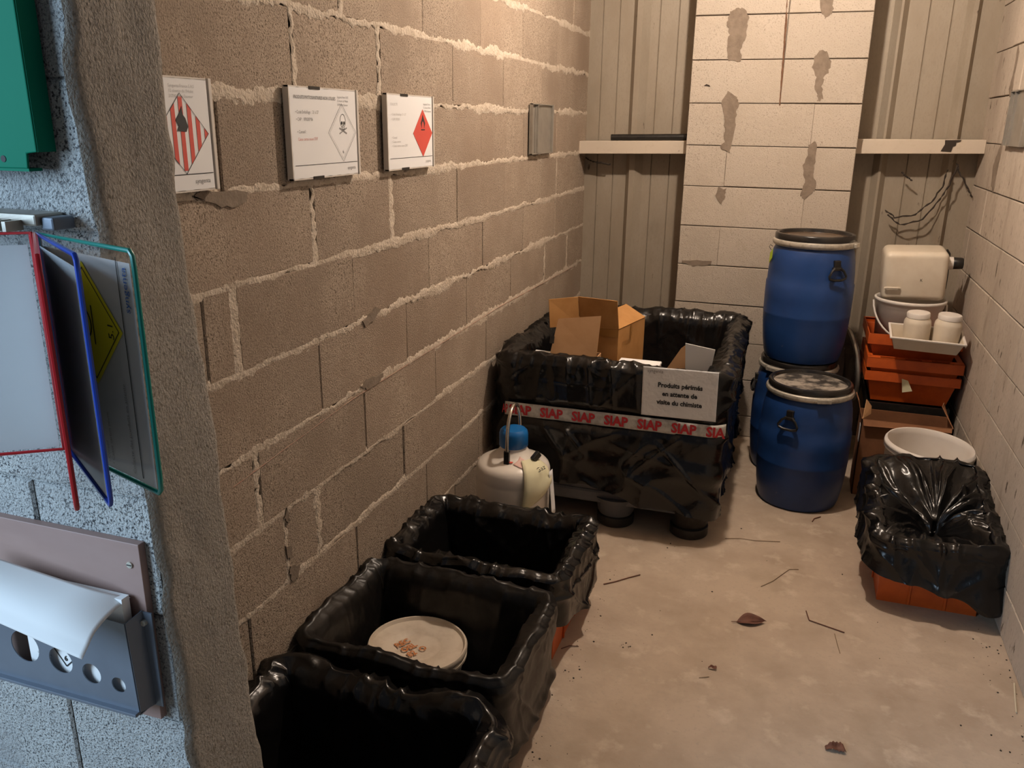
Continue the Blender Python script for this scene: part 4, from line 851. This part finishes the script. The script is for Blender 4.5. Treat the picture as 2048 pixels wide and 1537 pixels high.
# display pockets
t = thing('display_pocket_rack', 'wall rack of hinged display pockets with red, blue and green edges', 'document rack', (0.05, 0.905, 1.516))
O = Vector((0.05, 0.905, 1.516))
MB().box(-0.16, 0.150, -0.020, 0.028, -0.004, 0.012).build('bracket', M_galv, t, bevel=0.003)
for k in range(15): MB().box(-0.155 + k*0.0195, -0.1485 + k*0.0195, -0.046, -0.018, -0.010, 0.004).build('bracket_tooth', M_galv, t)
MB().box(0.150, 0.172, -0.012, 0.026, -0.010, 0.008).build('bracket_end', M_tray, t, bevel=0.003)
def pocket(h, o, fm, z0=1.193, z1=1.506, lab=None, sheet=M_paper, dx=0):
    h = Vector((*h, 0)) - Vector((O.x, O.y, 0)); o = Vector((*o, 0)) - Vector((O.x, O.y, 0)); z0 -= O.z; z1 -= O.z
    d = (o - h).normalized(); Lw = (o - h).length
    nrm = Vector((d.y, -d.x, 0))
    if nrm.dot(CAM - (O + h)) < 0: nrm = -nrm
    path = []
    for (u, z) in ((0.004, z0), (Lw-0.006, z0), (Lw-0.001, z0+0.006), (Lw, z0+.02), (Lw, z1-.02), (Lw-0.001, z1-0.006), (Lw-0.006, z1), (0.004, z1)): path.append(h + d*u + Vector((0, 0, z)))
    f = MB().tube(path, 0.0032, 8, closed=True).build('pocket', fm, t, smooth=True)
    if lab: f['label'] = lab
    MB().panel([h + d*0.004 + Vector((0, 0, z0)), h + d*(Lw-.003) + Vector((0, 0, z0)), h + d*(Lw-.003) + Vector((0, 0, z1)), h + d*0.004 + Vector((0, 0, z1))], 0.0002).build('clear_film', M_film, f)
    g = MB().panel([h + d*0.010 + Vector((0, 0, z0+.004)) - nrm*.0012, h + d*(Lw-.012) + Vector((0, 0, z0+.004)) - nrm*.0012, h + d*(Lw-.012) + Vector((0, 0, z1-.016)) - nrm*.0012, h + d*0.010 + Vector((0, 0, z1-.016)) - nrm*.0012], 0.0004).build('paper_sheet', sheet, f)
    return f, h, d, nrm, Lw, z0, z1
HG = (0.214, 0.868)
pocket((0.210, 0.870), (0.012, 0.728), M_rfr, lab='red-edged pocket with a plain white sheet, swung left')
pocket((0.214, 0.868), (0.383, 0.716), M_rfr, lab='red-edged pocket seen almost edge-on')
pocket((0.216, 0.868), (0.413, 0.740), M_bfr, lab='blue-edged pocket with greyish sheet')
f, h, d, nrm, Lw, z0, z1 = pocket((0.218, 0.868), (0.447, 0.790), M_gfr, lab='green-edged pocket with yellow hazard diamond sheet')
def pm(u, z, lift=0.0006): return fr(h + d*u + Vector((0, 0, z)) + nrm*lift, (0, 0, 1), -d, nrm)   # text reads upwards
def pq(pts, lift, mat_, name): MB().prism([(p[1], -p[0]) for p in pts][::1], fr(h + nrm*lift, (0, 0, 1), -d, nrm), 0.0003).build(name, mat_, f)
cz = z0 + 0.206; cu = Lw*0.47
pq([(cu+0.082, cz), (cu, cz-0.082), (cu-0.082, cz), (cu, cz+0.082)][::-1], 0.0004, M_yel, 'yellow_diamond')
mD = fr(h + d*cu + Vector((0, 0, cz)) + nrm*0.0012, (0, 0, 1), -d, nrm)
oo = [(0.075, 0), (0, 0.075), (-0.075, 0), (0, -0.075)]; MB().add([mD @ Vector((x, y, 0)) for x, y in oo] + [mD @ Vector((x*.972, y*.972, 0)) for x, y in oo], [(i, (i+1) % 4, 4+(i+1) % 4, 4+i) for i in range(4)]).build('diamond_outline', M_ink, f)
for rr_, ctr in ((0.020, 0.012),):
    o_, i_ = ell((0.0, ctr), 0.021, 0.018), ell((0.0, ctr), 0.018, 0.015)
    MB().add([mD @ Vector((*p, 0)) for p in o_] + [mD @ Vector((*p, 0)) for p in i_], [(k, (k+1) % 24, 24+(k+1) % 24, 24+k) for k in range(24)]).build('oxidiser_ring', M_ink, f)
MB().prism([(-.026, -.011), (.026, -.011), (.026, -.009), (-.026, -.009)], mD, 0.0003).build('ring_base', M_ink, f)
MB().prism([(-.014, .026), (.014, .026), (.010, .040), (.004, .034), (0, .05), (-.006, .034), (-.012, .042)], mD, 0.0003).build('flame', M_ink, f)
text('print', '5.1', 0.019, mD @ I((-0.013, -0.060, 0)), M_ink, f)
MB().prism([(-0.195, -0.0007), (0.096, -0.0007), (0.096, 0.0007), (-0.195, 0.0007)], pm(Lw-0.041, cz), 0.0003).build('rule', M_ink, f)
text('logo', 'syngenta', 0.0165, pm(Lw-0.021, cz+0.028), M_logob, f)
for i in range(4): text('print', ('• Emballage homologué', '• Code CAP 160303', '• Conseil', '• Caisse carton neuve')[i], 0.0085, pm(Lw*0.40 + i*0.011, z0+0.012), M_faint, f)
text('print', 'Collecte des produits en attente', 0.0095, pm(Lw-0.058, z0+0.012), M_faint, f)

# document holder
t = thing('document_holder', 'slate-grey metal paper holder with four holes on a reddish board', 'document holder', (0.09, 0.9345, 0.690)); O = Vector((0.09, 0.9345, 0.690))
MB().box(-0.175, 0.176, -0.014, 0.0, 0.004, 0.330).build('backboard', M_board, t, bevel=0.001)
s = MB().tube([(0.155, -0.013, 0.292), (0.155, -0.0165, 0.292)], 0.0055, 14).build('screw', M_ring, t); MB().box(0.1505, 0.1595, -0.0172, -0.0166, 0.2912, 0.2928).build('screw_slot', M_ink, s)
# front plate with real holes
u0, u1, v0, v1 = -0.155, 0.166, 0.040, 0.205; yF = -0.046
bm = bmesh.new(); holes = [(-0.061, 0.113, 0.030), (0.014, 0.103, 0.0245), (0.077, 0.093, 0.0190), (0.131, 0.085, 0.0140)]
def loop(pts):
    vs = [bm.verts.new((x, yF, z)) for x, z in pts]; return [bm.edges.new((vs[i], vs[(i+1) % len(vs)])) for i in range(len(vs))]
ed = loop([(u0, v0), (u1, v0), (u1 - 0.006, v1), (u0, v1 + 0.012)])
for c in holes: ed += loop(ell(c[:2], c[2], c[2], 28))
bmesh.ops.triangle_fill(bm, use_beauty=True, edges=ed)
me = bpy.data.meshes.new('front_plate'); bm.to_mesh(me); bm.free(); me.materials.append(M_tray)
o = bpy.data.objects.new('front_plate', me); COL.objects.link(o); o.parent = t; sm = o.modifiers.new('solid', 'SOLIDIFY'); sm.thickness = 0.0016
MB().panel([(u1, yF, v0), (u1+0.004, -0.016, v0-0.004), (u1 + 0.001, -0.016, v1+0.008), (u1-0.006, yF, v1)], 0.0016).build('side_wall', M_tray, t)
MB().box(u1-0.004, u1+0.020, -0.0165, -0.0142, v0-0.006, v1+0.006).build('side_flange', M_tray, t)
MB().box(u0, u1, yF, -0.016, v0-0.006, v0-0.004).build('bottom_wall', M_tray, t)
MB().box(u0, u1, yF-0.010, yF+0.002, v0-0.004, v0+0.002).build('bottom_lip', M_tray, t, bevel=0.001)
MB().tube([(u1+0.006, -0.0165, v1-0.012), (u1+0.006, -0.022, v1-0.012)], 0.005, 12).build('screw', M_ring, t)
# papers in the holder
t = thing('paper_stack', 'papers inside the grey holder showing a numbered diamond through its holes', 'papers', (0.09, 0.9345, 0.690))
MB().box(-0.066, 0.150, -0.036, -0.020, -0.002 + 0.038, 0.24).build('sheets', M_paper, t)
MB().panel([(-0.030, -0.024, 0.022), (0.028, -0.024, 0.022), (0.028, -0.024, 0.04), (-0.030, -0.024, 0.04)], 0.001).build('sheet_corner', M_paper, t)
MB().panel([(-0.012, -0.029, 0.012), (0.042, -0.029, 0.016), (0.042, -0.029, 0.04), (-0.012, -0.029, 0.04)], 0.001).build('sheet_corner', M_paper, t)
mF = fr((0.014, -0.0364, 0.098), (1, 0, 0), (0, 0, 1), (0, -1, 0))
for a, c in (((-0.025, 0.019), (-0.002, -0.014)), ((-0.002, -0.014), (0.020, 0.006))):
    dv = (Vector(c) - Vector(a)).normalized(); nv_ = Vector((-dv.y, dv.x))*0.0011; a, c = Vector(a), Vector(c)
    MB().prism([tuple(a-nv_), tuple(c-nv_), tuple(c+nv_), tuple(a+nv_)], mF, 0.0003).build('diamond_line', M_ink, t)
text('print', '6', 0.014, mF @ I((-0.001, -0.003, 0.0004)), M_ink, t, 'CENTER', bold=0.0004)
text('print', 'SYNGENTA\n3A  17', 0.006, mF @ I((-0.062, -0.002, 0.0004)), M_faint, t)
# curled sheet
NU, NV = 40, 26; P = np.zeros((NV, NU, 3))
c00, c10, c11, c01 = [np.array(p) for p in ((-0.05, 0.885, 0.972), (0.252, 0.888, 0.936), (0.236, 0.842, 0.876), (-0.065, 0.815, 0.948))]
for i in range(NV):
    for j in range(NU):
        a, c = j/(NU-1), i/(NV-1)
        p = (c00*(1-a)+c10*a)*(1-c) + (c01*(1-a)+c11*a)*c
        bulge = math.sin(min(c*1.25, 1)*PI*0.62)
        p = p + np.array([0, -0.030*bulge*(0.6+0.4*a), 0.014*math.sin(c*PI)*(1-0.3*a)])
        curl = max(0, a-0.72)/0.28
        p = p + np.array([-0.012*curl**2*(1-c), 0.030*curl**2*(1-c)*0.8, -0.012*curl**2*(1-c)])
        p[1] += 0.010*max(0, (a - c*0.9 - 0.05)) * 0.5
        P[i, j] = p
o = MB().grid(P).build('curled_sheet', M_paper, smooth='all', solid=0.0004); tag(o, 'white paper sheet curling out of the grey holder', 'paper')

# ---------------------------------------------------------------- floor litter
def leaf(loc, L, Wd, rz, label, torn=False, curl=0.02):
    n = 16; P = np.zeros((7, n, 3))
    for j in range(n):
        f = j/(n-1); hw = Wd*math.sin(min(f*1.08, 1)*PI)**0.8 * (1 - 0.25*f)
        if torn: hw = Wd*(0.35 + 0.65*f)*(1 + 0.25*math.sin(j*2.1))
        for i in range(7):
            s = (i-3)/3; P[i, j] = ((f-0.5)*L, s*hw, 0.003 + curl*(abs(s)**1.5)*math.sin(f*PI)*(1 if s > 0 else 0.25) + 0.004*math.sin(f*5)**2)
    t = thing('dry_leaf', label, 'leaf', (*loc, 0.001), (0, 0, rz), 'dry leaves on the floor')
    MB().grid(P).build('blade', M_leaf, t, smooth='all', solid=0.0008)
    if not torn: MB().tube([(-0.5*L - 0.018, 0, 0.004), (-0.4*L, 0, 0.005), (0.45*L, 0, 0.008)], 0.0012, 5).build('stalk', M_leaf, t)
leaf((1.182, 2.672), 0.105, 0.026, 0.32, 'largest dry brown leaf, in the middle of the floor')
leaf((1.080, 2.362), 0.026, 0.007, 0.1, 'tiny torn brown leaf fragment near the largest leaf', True, 0.006)
leaf((1.440, 2.110), 0.052, 0.017, 0.25, 'torn brown leaf at the front of the floor', True, 0.012)
TW = [([(0.640,2.74),(0.68,2.775),(0.72,2.82),(0.757,2.856)], .0022, 'twig', 'dark thin twig beside the lined crates'), ([(1.362,2.812),(1.372,2.753),(1.43,2.735),(1.486,2.716)], .0019, 'twig', 'bent twig right of the largest leaf'), ([(1.04,3.275),(1.10,3.298),(1.16,3.30),(1.257,3.325)], .0013, 'straw', 'long thin straw in front of the drum'), ([(1.20,2.93),(1.24,2.985),(1.30,3.10),(1.335,3.11)], .0012, 'straw', 'thin straw between the drum and the largest leaf'), ([(1.456,2.70),(1.46,2.64),(1.469,2.589)], .0011, 'straw', 'short straw below the bent twig'), ([(1.978,2.603),(1.968,2.53),(1.955,2.452)], .0024, 'pale', 'pale straw lying at the foot of the right wall'), ([(1.385,3.565),(1.392,3.60),(1.42,3.63)], .0022, 'twig', 'short curved twig at the foot of the front drum'), ([(0.598,2.30),(0.62,2.325),(0.65,2.33)], .0015, 'twig', 'short twig at the edge of the farthest lined crate'), ([(1.045,2.30),(1.075,2.315)], .0010, 'straw', 'tiny straw near the small leaf fragment')]
for pts, r, kd, lab in TW:
    P = [(x + rnd.uniform(-.002, .002), y + rnd.uniform(-.002, .002), r + 0.0008 + rnd.uniform(0, .001)) for x, y in pts]
    tag(MB().tube(P, r, 6).build({'twig': 'twig', 'straw': 'straw', 'pale': 'straw'}[kd], {'twig': M_leaf, 'straw': M_twig, 'pale': M_straw}[kd], smooth=True), lab, 'twig' if kd == 'twig' else 'straw', 'twigs and straws on the floor')
b = MB(); r2 = random.Random(11)
for k in range(150):
    x, y = r2.uniform(0.64, 1.96), r2.uniform(1.6, 3.6)
    if k < 14: x, y = 0.795 + r2.uniform(-.018, .018), 2.392 + r2.uniform(-.015, .015)
    elif k < 60: x, y = 1.985 - abs(r2.gauss(0, .04)), r2.uniform(2.2, 2.85)
    elif k < 110: x, y = 0.63 + abs(r2.gauss(0, .04)), r2.uniform(1.7, 2.9)
    s = r2.choice((.0007, .001, .0012, .0022)); a = r2.uniform(0, PI)
    b.box(-s*r2.uniform(.7, 1.6), s, -s, s*r2.uniform(.6, 1.3), 0.0, s*.8, Matrix.Translation((x, y, 0.0003)) @ Matrix.Rotation(a, 4, 'Z'))
tag(b.build('floor_crumbs', M_dirt), 'tiny dark crumbs of dirt scattered over the concrete floor', 'dirt', kind='stuff')
